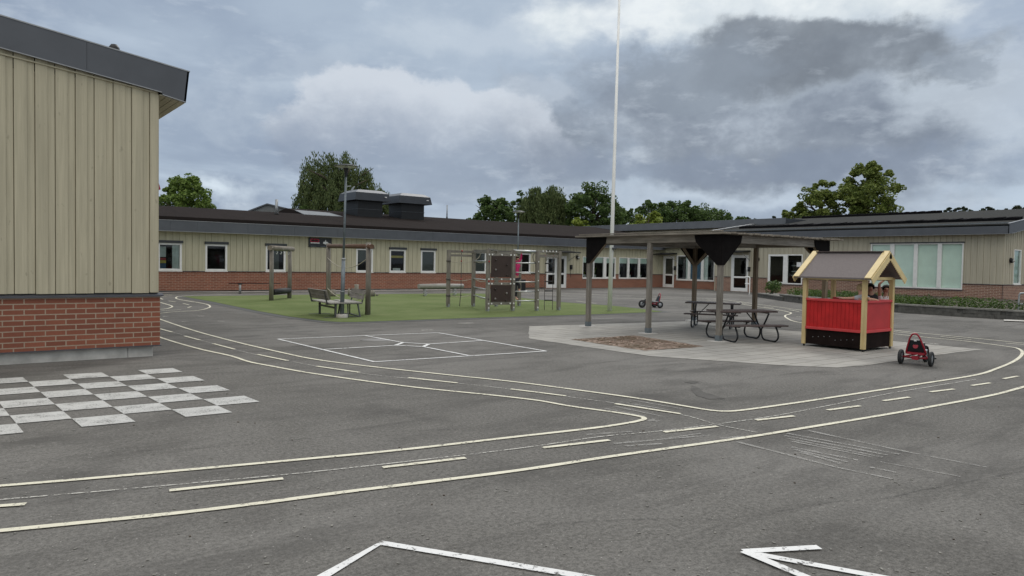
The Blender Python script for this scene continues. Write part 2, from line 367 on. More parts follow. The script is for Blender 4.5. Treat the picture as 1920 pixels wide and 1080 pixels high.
leafmat('leaf_birch', (.04, .068, .022), (.15, .19, .07)); leafmat('leaf_lime', (.12, .17, .02), (.28, .34, .06))
leafmat('leaf_far', (.035, .05, .03), (.075, .10, .055)); leafmat('leaf_hedge', (.022, .046, .008), (.095, .16, .03))
leafmat('leaf_right', (.06, .10, .017), (.25, .30, .075))
# ------------------------------------------------------------------ mesh helpers
def wloc(o):
    v = Vector((0, 0, 0))
    while o is not None: v += o.location; o = o.parent
    return v
class MB:
    def __init__(s): s.v = []; s.f = []; s.smooth = []; s.rnd = None
    def face(s, pts, sm=False):
        i = len(s.v); s.v += [tuple(p) for p in pts]; s.f.append(tuple(range(i, i+len(pts)))); s.smooth.append(sm); return s
    def box(s, a, b):
        x0, x1 = sorted((a[0], b[0])); y0, y1 = sorted((a[1], b[1])); z0, z1 = sorted((a[2], b[2]))
        i = len(s.v)
        s.v += [(x0, y0, z0), (x1, y0, z0), (x1, y1, z0), (x0, y1, z0), (x0, y0, z1), (x1, y0, z1), (x1, y1, z1), (x0, y1, z1)]
        for q in ((0, 3, 2, 1), (4, 5, 6, 7), (0, 1, 5, 4), (1, 2, 6, 5), (2, 3, 7, 6), (3, 0, 4, 7)):
            s.f.append(tuple(i+k for k in q)); s.smooth.append(False)
        return s
    def obox(s, c, ax, ay, az):      # oriented box: centre and half axes
        c, ax, ay, az = map(Vector, (c, ax, ay, az)); i = len(s.v)
        for sz in (-1, 1):
            for sx, sy in ((-1, -1), (1, -1), (1, 1), (-1, 1)): s.v.append(tuple(c+ax*sx+ay*sy+az*sz))
        for q in ((0, 3, 2, 1), (4, 5, 6, 7), (0, 1, 5, 4), (1, 2, 6, 5), (2, 3, 7, 6), (3, 0, 4, 7)):
            s.f.append(tuple(i+k for k in q)); s.smooth.append(False)
        return s
    def bar(s, p, q, w, h=None, upv=(0, 0, 1)):   # rectangular bar from p to q
        p, q = Vector(p), Vector(q); h = h or w; d = (q-p); ln = d.length; d.normalize(); u = Vector(upv)
        if abs(d.dot(u)) > .99: u = Vector((1, 0, 0))
        r = d.cross(u).normalized(); u = r.cross(d).normalized()
        return s.obox((p+q)/2, d*ln/2, r*w/2, u*h/2)
    def prism(s, poly, vec):         # polygon (3D points) extruded by vec
        vec = Vector(vec); n = len(poly); i = len(s.v); P = [Vector(p) for p in poly]
        s.v += [tuple(p) for p in P]+[tuple(p+vec) for p in P]
        s.f.append(tuple(range(i+n-1, i-1, -1))); s.f.append(tuple(range(i+n, i+2*n))); s.smooth += [False]*2
        for k in range(n):
            j = (k+1) % n; s.f.append((i+k, i+j, i+n+j, i+n+k)); s.smooth.append(False)
        return s
    def tube(s, pts, r, seg=8, caps=True):
        P = [Vector(p) for p in pts]; R = r if isinstance(r, (list, tuple)) else [r]*len(P); i0 = len(s.v); pu = None
        for k, p in enumerate(P):
            d = (P[min(k+1, len(P)-1)]-P[max(k-1, 0)]).normalized()
            u = pu if pu is not None else (Vector((0, 0, 1)) if abs(d.z) < .9 else Vector((1, 0, 0)))
            a = d.cross(u); a = a.normalized() if a.length > 1e-5 else Vector((1, 0, 0)); u2 = a.cross(d).normalized(); pu = u2
            for j in range(seg):
                t = 2*math.pi*j/seg; s.v.append(tuple(p+a*math.cos(t)*R[k]+u2*math.sin(t)*R[k]))
        for k in range(len(P)-1):
            for j in range(seg):
                a = i0+k*seg+j; b = i0+k*seg+(j+1) % seg; s.f.append((a, b, b+seg, a+seg)); s.smooth.append(True)
        if caps:
            s.f.append(tuple(i0+j for j in reversed(range(seg)))); s.f.append(tuple(i0+(len(P)-1)*seg+j for j in range(seg))); s.smooth += [False]*2
        return s
    def ball(s, c, r, seg=10, rings=7, fz=None):
        R = (r, r, r) if isinstance(r, (int, float)) else r; i0 = len(s.v)
        for k in range(rings+1):
            ph = math.pi*k/rings
            for j in range(seg):
                t = 2*math.pi*j/seg
                s.v.append((c[0]+R[0]*math.sin(ph)*math.cos(t), c[1]+R[1]*math.sin(ph)*math.sin(t), c[2]+R[2]*math.cos(ph)))
        for k in range(rings):
            for j in range(seg):
                a = i0+k*seg+j; b = i0+k*seg+(j+1) % seg; s.f.append((a, a+seg, b+seg, b)); s.smooth.append(True)
        return s
    def lathe(s, c, prof, seg=20, axis='z'):
        i0 = len(s.v)
        for r, h in prof:
            for j in range(seg):
                t = 2*math.pi*j/seg; a, b = r*math.cos(t), r*math.sin(t)
                s.v.append((c[0]+a, c[1]+b, c[2]+h) if axis == 'z' else ((c[0]+h, c[1]+a, c[2]+b) if axis == 'x' else (c[0]+a, c[1]+h, c[2]+b)))
        for k in range(len(prof)-1):
            for j in range(seg):
                a = i0+k*seg+j; b = i0+k*seg+(j+1) % seg; s.f.append((a, b, b+seg, a+seg)); s.smooth.append(True)
        return s
    def build(s, name, mat, parent=None, bevel=0.):
        me = bpy.data.meshes.new(name); off = wloc(parent) if parent is not None else Vector((0, 0, 0))
        if parent is None and s.v:
            a = np.array(s.v); off = Vector(((a[:, 0].min()+a[:, 0].max())/2, (a[:, 1].min()+a[:, 1].max())/2, a[:, 2].min()))
            if getattr(s, 'keep', False): off = Vector((0, 0, 0))
        me.from_pydata([(v[0]-off.x, v[1]-off.y, v[2]-off.z) for v in s.v], [], s.f); me.update()
        me.polygons.foreach_set('use_smooth', s.smooth)
        if s.rnd is not None:
            at = me.attributes.new('rnd', 'FLOAT', 'FACE'); at.data.foreach_set('value', s.rnd)
        me.materials.append(MATS[mat] if isinstance(mat, str) else mat)
        o = bpy.data.objects.new(name, me); COL.objects.link(o)
        if parent is not None: o.parent = parent
        else: o.location = off
        if bevel:
            b = o.modifiers.new('bevel', 'BEVEL'); b.width = bevel; b.segments = 2; b.limit_method = 'ANGLE'
        return o
def thing(name, label, cat, loc, group=None, rz=0.):
    o = bpy.data.objects.new(name, None); o.empty_display_size = .2; COL.objects.link(o); o.location = loc; o.rotation_euler = (0, 0, rz)
    o['label'] = label; o['category'] = cat
    if group: o['group'] = group
    return o
def tag(o, label, cat, group=None, kind=None):
    if label: o['label'] = label
    if cat: o['category'] = cat
    if group: o['group'] = group
    if kind: o['kind'] = kind
    return o
def struct(name, mb, mat):
    mb.keep = True; o = mb.build(name, mat); o['kind'] = 'structure'; return o
def copy_tree(o, loc, label=None, rz=None):
    c = o.copy(); COL.objects.link(c); c.location = loc
    if label: c['label'] = label
    if rz is not None: c.rotation_euler = (0, 0, rz)
    for ch in list(o.children):
        d = ch.copy(); COL.objects.link(d); d.parent = c
        for g in ch.children:
            e = g.copy(); COL.objects.link(e); e.parent = d
    return c
# ------------------------------------------------------------------ ground
g = MB(); g.face([(-400, -400, 0), (900, -400, 0), (900, 900, 0), (-400, 900, 0)]); struct('ground', g, 'asphalt')
def sheet(name, pts, z, mat):
    g = MB(); g.face([(p[0], p[1], z) for p in pts]); return struct(name, g, mat)
# turf with its rubber edge
turf = [G(*q)[:2] for q in [(342, 556.3), (600, 552.6), (870, 550.5), (930, 551.5), (978, 559), (1060, 567.5), (1147, 573.5), (1215, 581), (1243, 585), (1115, 590), (880, 597), (667, 604.5), (640, 604.5), (613, 603), (542, 594), (480, 583), (398, 566)]]
tc_ = np.mean(turf, 0)
def offset(pts, d):
    out = []; n = len(pts)
    for i in range(n):
        p, a, b = (np.array(pts[k % n]) for k in (i, i-1, i+1))
        e1 = (p-a)/np.linalg.norm(p-a); e2 = (b-p)/np.linalg.norm(b-p)
        n1 = np.array([e1[1], -e1[0]]); n2 = np.array([e2[1], -e2[0]]); m = n1+n2; m /= max(.5, np.linalg.norm(m))
        out.append(p+m*d)
    return out
ar = sum(turf[i][0]*turf[(i+1) % len(turf)][1]-turf[(i+1) % len(turf)][0]*turf[i][1] for i in range(len(turf)))
sheet('turf_edging', offset(turf, .3 if ar > 0 else -.3), .006, 'rubber_edge')
sheet('artificial_turf', turf, .012, 'turf')
# paving
pav = [G(*q)[:2] for q in [(992, 612), (1293, 602.5), (1438, 616.7), (1500, 622), (1681, 640.6), (1843, 655.5), (1740, 668), (1634, 684), (1570, 690), (1463, 685), (1360, 677.5), (1220, 668), (1106, 652), (992, 635)]]
def ragged(pts, amp, step):
    out = []
    for i in range(len(pts)):
        a, b = np.array(pts[i]), np.array(pts[(i+1) % len(pts)]); n = max(1, int(np.linalg.norm(b-a)/step))
        for k in range(n): out.append(a+(b-a)*k/n+np.array([random.uniform(-amp, amp), random.uniform(-amp, amp)]))
    return out
sheet('paving_slabs', ragged(pav, .025, .3), .005, 'paving')
sheet('cobble_patch', ragged([G(*q)[:2] for q in [(1070, 637), (1189, 629.6), (1322, 650.4), (1210, 658.3)]], .03, .15), .010, 'cobble_bed')
rs = random.Random(3); g = MB()
for k in range(170):
    u, v = rs.random(), rs.random(); P = [G(*q) for q in [(1075, 637), (1189, 631), (1318, 650.4), (1210, 657)]]
    if u > .62 and v > .25 and rs.random() < .8: continue
    p = P[0]*(1-u)*(1-v)+P[1]*(1-u)*v+P[2]*u*v+P[3]*u*(1-v)
    g.ball((p[0], p[1], .012), (rs.uniform(.025, .06), rs.uniform(.025, .06), rs.uniform(.008, .022)), 7, 4)
o = struct('loose_cobbles', g, 'cobble_bed'); o['kind'] = 'stuff'
# ---- painted lines
def spline(pts, n=6):
    P = [np.array(p) for p in pts]
    if len(P) < 3: return P
    out = []
    for i in range(len(P)-1):
        p0, p1, p2, p3 = P[max(i-1, 0)], P[i], P[i+1], P[min(i+2, len(P)-1)]
        for k in range(n):
            t = k/n; out.append(.5*((2*p1)+(-p0+p2)*t+(2*p0-5*p1+4*p2-p3)*t*t+(-p0+3*p1-3*p2+p3)*t**3))
    out.append(P[-1]); return out
def ribbon(g, pts, w, z, wob=.0):
    P = [np.array(p[:2]) for p in pts]; Lf, Rt = [], []
    for i, p in enumerate(P):
        d = P[min(i+1, len(P)-1)]-P[max(i-1, 0)]; d = d/max(1e-6, np.linalg.norm(d)); n = np.array([-d[1], d[0]])
        ww = w/2*(1+random.uniform(-wob, wob)); Lf.append(p+n*ww); Rt.append(p-n*ww)
    for i in range(len(P)-1): g.face([(*Rt[i], z), (*Rt[i+1], z), (*Lf[i+1], z), (*Lf[i], z)])
def line(name, px, w=.062, z=.008, mat='paint_cream', sm=True, wob=.06):
    g = MB(); P = [G(*q)[:2] for q in px]; ribbon(g, spline(P) if sm else P, w, z, wob); return struct(name, g, mat)
L1 = [(-160, 1013), (0, 997), (320, 965), (480, 946), (660, 922.5), (960, 885), (1160, 855), (1390, 822.5), (1493, 806), (1630, 783.5), (1740, 764.4), (1860, 741.8), (1920, 726), (2050, 690)]
L2 = [(-200, 926), (0, 912.5), (250, 891.5), (530, 866), (750, 845), (960, 821), (1110, 804), (1175, 794.5), (1200, 789.5), (1208, 786), (1200, 782), (1160, 775), (1070, 762.5), (1008, 751.7), (925, 742), (758, 724.6), (591.7, 701.7), (508, 687), (466.7, 678.8), (433, 668), (383, 657), (341.7, 646), (300, 633), (240, 612)]
L3 = [(250, 580), (300, 599), (362.5, 620), (437.5, 640.4), (520.8, 660), (591.7, 674.6), (695.8, 688), (841.7, 703.8), (966.7, 717), (1100, 734.5), (1206.8, 749.5), (1313.5, 767.4), (1340, 771), (1356, 772), (1390, 770.3), (1484, 757.5), (1544, 748.5), (1698, 724.7), (1826, 704.6), (1868.7, 691.8), (1903, 676.9), (1916.6, 664), (1911.5, 655.5), (1890, 650.4), (1805, 639.4), (1742, 633.5), (1681, 627), (1600, 617.5), (1545, 611), (1504, 605.7), (1486, 602), (1477, 597.8), (1472, 594), (1473, 591.5), (1479, 589.7), (1483.5, 587.6), (1479.6, 585.6), (1465, 582.4), (1446, 579), (1417, 574.8), (1380.8, 569), (1344, 565), (1307, 562.6), (1249, 560.4), (1171, 559.4), (1100, 556.5), (1060, 555), (995, 550.8), (900, 548.6)]
L4 = [(2050, 656), (1920, 644), (1861, 638), (1773.8, 629.4), (1681, 620), (1600, 606), (1540, 591), (1505.5, 582.6), (1478.7, 578.7), (1446, 574), (1417.6, 570.4), (1383, 565.4), (1354, 561.8), (1331, 559.5), (1280, 557.5), (1220, 556), (1149, 554), (1104, 552), (1060, 550), (978, 547.6), (880, 546.5)]
LW = .058
line('track_outer_line', L1, LW); line('track_inner_loop_line', L2, LW); line('track_middle_line', L3, LW, .0085); line('track_far_line', L4, LW)
line('track_bend_line', [(296.7-60, 594), (296.7, 588.2), (323.7, 585.4), (363, 583), (379, 581), (390.4, 577.8), (394, 575.2), (390.4, 572), (379, 569), (353, 564.8), (336, 561.7), (330, 559.6), (331, 557.5), (336, 556.2), (361, 554.4), (394.6, 553.3), (446.7, 551.6), (560, 549)], LW)
line('track_bend_inner_line', [(270, 562), (297.7, 566.9), (313, 571), (322.7, 574.4), (320.6, 576.8), (311, 579.4), (290, 581)], LW)
line('track_wall_line', [(307, 553.5), (324.8, 552), (342.5, 551.3), (384, 550.2), (480, 548), (700, 546), (860, 545.5)], LW)
dash = MB()
for a, b in [((300, 617), (323, 623.3)), ((346.7, 630.8), (375, 638.3)), ((400, 645), (439.6, 655.4)), ((483, 665.4), (539.6, 677)), ((593.8, 687.5), (673.8, 699)), ((765.8, 709), (857.5, 719)), ((957.5, 730.4), (1060.8, 743.3)), ((1153, 758), (1276, 777)),
             ((-60, 955), (48.5, 947)), ((317.5, 921.5), (531, 899)), ((717.5, 878), (873, 860)), ((1017.5, 841), (1142.5, 826.5)), ((1245, 811.5), (1345, 800.5)), ((1417.5, 789), (1488.5, 781)), ((1551.5, 770), (1612.5, 762)), ((1656.5, 752.5), (1705, 745.6)), ((1744, 735.8), (1789, 730.3)), ((1821.8, 723.9), (1856.8, 718.7)), ((1881.5, 711), (1909, 706)),
             ((1640, 619), (1711, 626)), ((1763.8, 631.6), (1821, 637.5)), ((1886, 644), (1935, 648)), ((1477.8, 581), (1498, 584.7)), ((1431.5, 575.5), (1450, 577.3)), ((1380, 567), (1400, 569.6)), ((1325, 561.6), (1350, 563)),
             ((303, 582.8), (339, 581)), ((351.9, 577.3), (358.6, 575.2)), ((343.5, 569.5), (354.5, 571.8)), ((316, 564.6), (329.5, 566.4)), ((299.8, 559.4), (305.5, 561.7)), ((303, 556.5), (321.7, 555)), ((1080, 564.5), (1118, 569.3)), ((1493, 594), (1504, 594.6)), ((1501, 591), (1506, 591.2))]:
    ribbon(dash, [G(*a)[:2], G(*b)[:2]], LW*.95, .009)
struct('track_centre_dashes', dash, 'paint_cream')
fd = MB()
for a, b in [((305, 593.5), (316.5, 593.5)), ((340.5, 603.3), (354, 603.3)), ((370.6, 593), (383, 593)), ((409, 602.6), (421.5, 602.6)), ((1110, 597), (1150, 597.5)), ((790, 619.5), (812, 619)), ((859, 606.5), (888, 606)), ((1700, 640), (1760, 646))]:
    ribbon(fd, [G(*a)[:2], G(*b)[:2]], .10, .007)
struct('worn_marks', fd, 'chalk')
# chalk guide lines
line('chalk_guide_line', [(0, 938.5), (320, 911), (620, 882.5), (960, 843.5), (1125, 820), (1240, 809), (1345, 796), (1450, 781), (1560, 760), (1640, 744), (1700, 733), (1830, 712)], .018, .0075, 'chalk')
line('chalk_guide_line', [(320, 622), (440, 656), (540, 677), (673, 700), (860, 719.5), (960, 731), (1155, 757), (1276, 778), (1345, 797), (1420, 812)], .016, .0075, 'chalk')
ft = MB()
def zz(x, y): return (1100+x/2.3415, 600+y/2.3415)
for a, b, w in [((660, 537), (1100, 650), .05), ((1100, 650), (1340, 700), .04), ((970, 487), (1400, 580), .05), ((1400, 580), (1760, 650), .045), ((880, 500), (1375, 592), .05), ((870, 510), (1320, 595), .05), ((880, 522), (1300, 605), .04),
                ((900, 535), (1250, 603), .04), ((900, 560), (1190, 618), .05), ((910, 570), (1145, 625), .045), ((940, 583), (1115, 633), .05), ((1240, 648), (1360, 672), .04), ((1290, 625), (1640, 690), .03),
                ((180, 350), (420, 392), .04), ((150, 362), (380, 400), .04), ((120, 545), (540, 508), .05), ((170, 556), (330, 545), .05), ((0, 505), (200, 492), .04), ((270, 440), (315, 446), .14), ((120, 380), (330, 425), .04), ((80, 390), (260, 425), .04), ((360, 520), (500, 500), .04), ((590, 522), (690, 514), .06)]:
    ribbon(ft, spline([G(*zz(*a))[:2], (G(*zz(*a))[:2]+G(*zz(*b))[:2])/2, G(*zz(*b))[:2]], 4), w*.8, .0065, .4)
struct('worn_crossing_stripes', ft, 'paint_faint')
# four square court
ct = MB(); CW = .055
c = {k: G(*v)[:2] for k, v in dict(a=(521, 636.3), b=(820.8, 624.3), c=(1024, 659), d=(702, 679.2), e=(685, 630), f=(756, 643), g=(804, 645.8), h=(793.8, 650.8), i=(741.7, 648.3), j=(906, 639), k=(879, 667.5), l=(608, 656)).items()}
for i, (p, q) in enumerate(['ab', 'bc', 'cd', 'da', 'ef', 'gj', 'hk', 'il', 'fg', 'gh', 'hi', 'if']): ribbon(ct, [c[p], c[q]], CW*(1.35 if (p+q) in ('gh', 'if') else 1), .008+.0003*i)
struct('court_lines', ct, 'paint_white')
g = MB(); p = G(703, 638); g.lathe((p[0], p[1], 0), [(.001, .006), (.30, .006), (.30, .0)], 28); struct('manhole_cover', g, 'iron_cover')
# chessboard
ch = MB(); A0 = G(324, 691)[:2]; corner = G(486.6, 754.3)[:2]
ty = (A0[1]-corner[1])/7; tx = ty; xr = (A0[0]+corner[0])/2+.02; yT = A0[1]
skew = (corner[0]-A0[0])/7
for r in range(8):
    for k in range(8):
        if (r+k) % 2: continue
        x1 = A0[0]+skew*r-k*tx; x0 = x1-tx; y1 = yT-r*ty-k*.000; y0 = y1-ty; sh = k*.030
        ch.face([(x0+skew, y0+sh+.03, .008), (x1+skew, y0+sh, .008), (x1, y1+sh, .008), (x0, y1+sh+.03, .008)])
struct('chessboard_marking', ch, 'paint_square')
# near outline and arrow
line('outline_marking', [(560, 1115), (606, 1083), (715, 1020), (1075, 1080), (1300, 1122)], .062, .008, 'paint_white', False, 0)
ar_ = MB(); t = G(1394, 1036.5)[:2]
for e in ((1536, 1028.5), (1800, 1112), (1560, 1106)): ribbon(ar_, [t+(G(*e)[:2]-t)*0.0, G(*e)[:2]], .06, .008+.0006*(e[0] % 7))
struct('arrow_marking', ar_, 'paint_white')
# damp stain and concrete strips
g = MB()
for poly in ([(1296, 723), (1310, 727), (1318, 735), (1345, 743), (1360, 748), (1330, 749), (1305, 742), (1296, 732)], [(1295, 714), (1312, 716), (1300, 720), (1283, 717)]):
    g.face([(*p[:2], .004) for p in (G(*q) for q in poly)])
struct('damp_stain', g, 'stain')
for pts, w_ in (([(1350, 975), (1460, 960), (1560, 942), (1660, 935), (1730, 919), (1810, 905), (1885, 890), (1960, 878)], .016), ([(-40, 716), (200, 706), (420, 700), (560, 688)], .03), ([(560, 700), (700, 716), (900, 722)], .02), ([(1105, 676), (1240, 683), (1330, 682), (1480, 700), (1620, 702)], .03), ([(0, 872), (200, 850), (420, 838), (700, 812), (860, 806)], .016), ([(1010, 985), (1180, 975), (1350, 975)], .02), ([(1500, 618), (1700, 612), (1920, 622)], .05)):
    line('tarmac_seam', pts, w_, .0045, 'seam', True, .5)
rl = random.Random(44); g = MB()
for k in range(230):
    x, y = rl.uniform(0, 1920), 640+440*rl.random()**.7; p = G(x, y); q_ = rl.uniform(.004, .012); t_ = rl.uniform(0, 3.1)
    g.obox((p[0], p[1], .004), (math.cos(t_)*q_, math.sin(t_)*q_, 0), (-math.sin(t_)*q_*.5, math.cos(t_)*q_*.5, 0), (0, 0, .002))
o = struct('grit', g, 'planter_cap'); o['kind'] = 'stuff'
g = MB()
for k in range(28):
    x, y = rl.uniform(0, 1920), 640+440*rl.random()**.8; p = G(x, y); q_ = rl.uniform(.005, .011); t_ = rl.uniform(0, 3.1)
    g.obox((p[0], p[1], .004), (math.cos(t_)*q_, math.sin(t_)*q_, 0), (-math.sin(t_)*q_*.5, math.cos(t_)*q_*.5, 0), (0, 0, .003))
o = struct('fallen_bits', g, 'bark'); o['kind'] = 'stuff'
sheet('kerb_strip', [G(*q)[:2] for q in [(297, 548.6), (820, 544), (1020, 539.5), (1020, 538.6), (820, 542.6), (297, 546.8)]], .006, 'concrete')
sheet('step_slab', [G(*q)[:2] for q in [(1882, 600.5), (1960, 603), (1960, 606), (1882, 603)]], .03, 'concrete_pad')
# ------------------------------------------------------------------ wall builders
class Wall:
    """axis 'x': plane y=c facing -y, runs along x.  axis 'y': plane x=c facing -x, runs along y."""
    def __init__(s, axis, c): s.ax = axis; s.c = c
    def P(s, a, d, z): return (a, s.c-d, z) if s.ax == 'x' else (s.c-d, a, z)
    def box(s, g, a0, a1, d0, d1, z0, z1): g.box(s.P(a0, d0, z0), s.P(a1, d1, z1))
    def at(s, px, py, d=0.):
        if s.ax == 'x': p = PY(px, py, s.c-d); return p[0], p[2]
        p = PX(px, py, s.c-d); return p[1], p[2]
    def rects(s, a0, a1, z0, z1, ops):
        As = sorted({a0, a1, *[min(max(v, a0), a1) for o in ops for v in o[:2]]}); out = []
        for p, q in zip(As, As[1:]):
            if q-p < 1e-4: continue
            m = (p+q)/2; cuts = sorted((max(o[2], z0), min(o[3], z1)) for o in ops if o[0] < m < o[1] and o[3] > z0 and o[2] < z1); z = z0
            for c0, c1 in cuts:
                if c0-z > 1e-3: out.append((p, q, z, c0))
                z = max(z, c1)
            if z1-z > 1e-3: out.append((p, q, z, z1))
        return out
    def solid(s, g, a0, a1, z0, z1, ops, d0=-.12, d1=0.):
        for r in s.rects(a0, a1, z0, z1, ops): s.box(g, r[0], r[1], d0, d1, r[2], r[3])
    def boards(s, g, a0, a1, z0, z1, ops, pitch=.27, ztop=None, par=None):
        q = MB(); s.solid(q, a0, a1, z0+.012, (z1 if ztop is None else min(ztop(a0), ztop(a1))), ops, -.12, .0)
        q.build('gap_shade_backing', 'gap_shadow', par)  # backing toned dark: shade between the boards is put into its colour
        a = a0; k = 0
        while a < a1-.02:
            w = pitch*random.uniform(.97, 1.03)
            b0, b1 = a, min(a+w*.60, a1); zt = z1 if ztop is None else ztop((b0+b1)/2)
            dz = random.uniform(-.006, .006); pr = .026+random.uniform(-.003, .003)
            for r in s.rects(b0, b1, z0+dz, zt, ops): s.box(g, r[0], r[1], .0, pr, r[2], r[3])
            c0, c1 = b1, min(a+w-.012, a1)
            if c1-c0 > .01:
                zt = z1 if ztop is None else ztop((c0+c1)/2)
                for r in s.rects(c0, c1, z0+dz, zt, ops): s.box(g, r[0], r[1], .0, pr-.014, r[2], r[3])
            a += w; k += 1
def ledges(par, W_, a0, a1, ops):
    for r in W_.rects(a0, a1, LZ, LZ+.028, [(o[0]-.03, o[1]+.03, 0, 3) for o in ops]): g = MB(); W_.box(g, r[0], r[1], 0., .07, r[2], r[3]); g.build('ledge', 'ledge_metal', par)
LZ = .95
def grid_window(par, W_, a0, a1, z0, z1, mull=(), fr=.055, depth=.07, sill=True, box=False, blind=None, casements=(), mw=.09, name='window', proud=.03, solid_bl=None):
    """a window part: frame mesh (frame + mullions), children pane, sill, shutter_box, blind"""
    g = MB()
    W_.box(g, a0, a1, -depth, proud, z1-fr, z1); W_.box(g, a0, a1, -depth, proud, z0, z0+fr)
    for a in (a0, a1-fr): W_.box(g, a, a+fr, -depth, proud, z0+fr, z1-fr)
    for c0, c1 in mull: W_.box(g, c0, c1, -depth, proud+.012, z0+fr-.002, z1-fr+.002)
    for c0, c1 in casements:
        for a in (c0, c1-.045): W_.box(g, a, a+.045, -depth+.02, proud+.004, z0+fr, z1-fr)
        W_.box(g, c0+.045, c1-.045, -depth+.02, proud+.004, z0+fr, z0+fr+.045); W_.box(g, c0+.045, c1-.045, -depth+.02, proud+.004, z1-fr-.045, z1-fr)
    f = g.build(name, 'white_frame', par)
    p = MB(); p.face([W_.P(a0+fr, -.03, z0+fr), W_.P(a1-fr, -.03, z0+fr), W_.P(a1-fr, -.03, z1-fr), W_.P(a0+fr, -.03, z1-fr)]); p.build('pane', 'glass', f)
    if sill:
        q = MB(); q.prism([W_.P(a0-.02, -.02, z0-.003), W_.P(a0-.02, .075, z0-.022), W_.P(a0-.02, .075, z0-.05), W_.P(a0-.02, -.02, z0-.05)], Vector(W_.P(a1+.02, 0, 0))-Vector(W_.P(a0-.02, 0, 0))); q.build('sill', 'white_frame' if sill is True else sill, f)
    if box:
        q = MB(); W_.box(q, a0-.04, a1+.05, .0, .10, z1+.004, z1+.12); W_.box(q, a0-.03, a1+.04, .10, .115, z1+.02, z1+.10); q.build('shutter_box', 'dark_grey_metal', f)
    if blind:
        for (b0, b1, y0, y1, mt) in blind:
            q = MB(); n = max(2, int((b1-b0)/.06))
            for i in range(n):
                u0, u1 = b0+(b1-b0)*i/n, b0+(b1-b0)*(i+1)/n; dd = .012 if 'curtain' in mt else 0.
                q.face([W_.P(u0, -.09-dd*(i % 2), y0), W_.P(u1, -.09-dd*((i+1) % 2), y0), W_.P(u1, -.09-dd*((i+1) % 2), y1), W_.P(u0, -.09-dd*(i % 2), y1)])
            q.build('curtain' if 'curtain' in mt else 'blind', mt, f)
    return f
def shell(par, x0, x1, y0, y1, z1, skip):
    """inner floor, ceiling and the closed outer walls"""
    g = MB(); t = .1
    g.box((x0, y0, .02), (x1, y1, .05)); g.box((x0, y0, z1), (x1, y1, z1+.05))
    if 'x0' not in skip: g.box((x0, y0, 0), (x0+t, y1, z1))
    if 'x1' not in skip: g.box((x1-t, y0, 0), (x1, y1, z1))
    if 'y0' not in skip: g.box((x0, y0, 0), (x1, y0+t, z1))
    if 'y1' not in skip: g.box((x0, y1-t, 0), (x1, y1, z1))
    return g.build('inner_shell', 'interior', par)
# ------------------------------------------------------------------ near building (left)
YN, XN = 12.78, 2.72
nb = thing('school_building', 'near beige boarded gable with brick base and wide grey roof edge beside the chessboard', 'building', (XN, YN, 0))
w = Wall('x', YN); slope = -.14
def rake(a): return 4.62 + (3.15-a)*.14     # top of fascia
g = MB(); w.boards(g, -6.0, XN, 1.03, 5.2, [], .252, lambda a: rake(a)-.40, nb)
g.box((XN-.10, YN-.02, 1.03), (XN+.012, 34, 4.2)); g.build('siding', 'siding_near', nb)
g = MB(); g.box((-6, YN-.035, .185), (XN+.03, YN+.1, .985)); g.box((XN-.1, YN+.1, .185), (XN+.03, 34, .985)); g.build('brick_wall', 'brick_red', nb)
g = MB(); g.box((-6, YN+.03, 0), (XN-.43, YN+.14, .17)); g.box((XN-.422, YN+.03, 0), (XN-.06, YN+.14, .17)); g.box((XN-.16, YN+.14, 0), (XN-.07, 34, .17))
g.box((-6, YN+.028, 0), (-1.3, YN+.03, .169)); g.build('plinth', 'concrete', nb)
g = MB(); g.prism([(-6, YN+.05, 1.02), (-6, YN-.075, .998), (-6, YN-.075, .97), (-6, YN+.05, .985)], (XN+.075+6, 0, 0))
g.box((XN+.03, YN-.03, .97), (XN+.07, 34, .998)); g.box((-6, YN-.06, .170), (XN+.045, YN+.1, .186)); g.build('ledge', 'ledge_metal', nb)
g = MB(); g.box((-6, YN+.0, .99), (XN, YN+.04, 1.045)); g.build('gap_strip', 'black_metal', nb)
YF = YN-.10
g = MB(); xs = [-6.0, -1.75, .32, 1.72, 3.17]
for a, b in zip(xs, xs[1:]):
    if b < 3: g.prism([(a, YF, rake(a)), (b-.004, YF, rake(b)), (b-.004, YF, rake(b)-.44), (a, YF, rake(a)-.44)], (0, .05, 0))
    else: g.prism([(a, YF, rake(a)), (b, YF, rake(b)), (b-.05, YF, rake(b)-.49), (b-.40, YF, 4.20), (b-.41, YF, rake(b-.41)-.44), (a, YF, rake(a)-.44)], (0, .05, 0))
g.build('roof_fascia', 'sheet_grey', nb)
g = MB(); g.prism([(3.17, YF, 4.62), (3.17, 34, 4.62), (3.12, 34, 4.13), (3.12, YF, 4.13)], (-.03, 0, 0)); g.build('eave_fascia', 'sheet_grey', nb)
g = MB(); g.prism([(-6, YF-.008, rake(-6)+.018), (3.18, YF-.008, rake(3.18)+.018), (3.18, YF-.008, rake(3.18)), (-6, YF-.008, rake(-6))], (0, .08, 0))
g.prism([(-6, YF-.006, rake(-6)-.44), (2.76, YF-.006, rake(2.76)-.44), (2.76, YF-.006, rake(2.76)-.452), (-6, YF-.006, rake(-6)-.452)], (0, .05, 0))
g.prism([(2.77, YF-.006, 4.20), (3.12, YF-.006, 4.13), (3.12, YF-.006, 4.118), (2.77, YF-.006, 4.188)], (0, .05, 0)); g.build('edge_trim', 'sheet_edge', nb)
g = MB()
for i in range(4): g.prism([(2.74+.095*i, YF+.05, 4.185-.019*i), (2.74+.095*i+.086, YF+.05, 4.168-.019*i), (2.74+.095*i+.086, 34, 4.168-.019*i), (2.74+.095*i, 34, 4.185-.019*i)], (0, 0, .02))
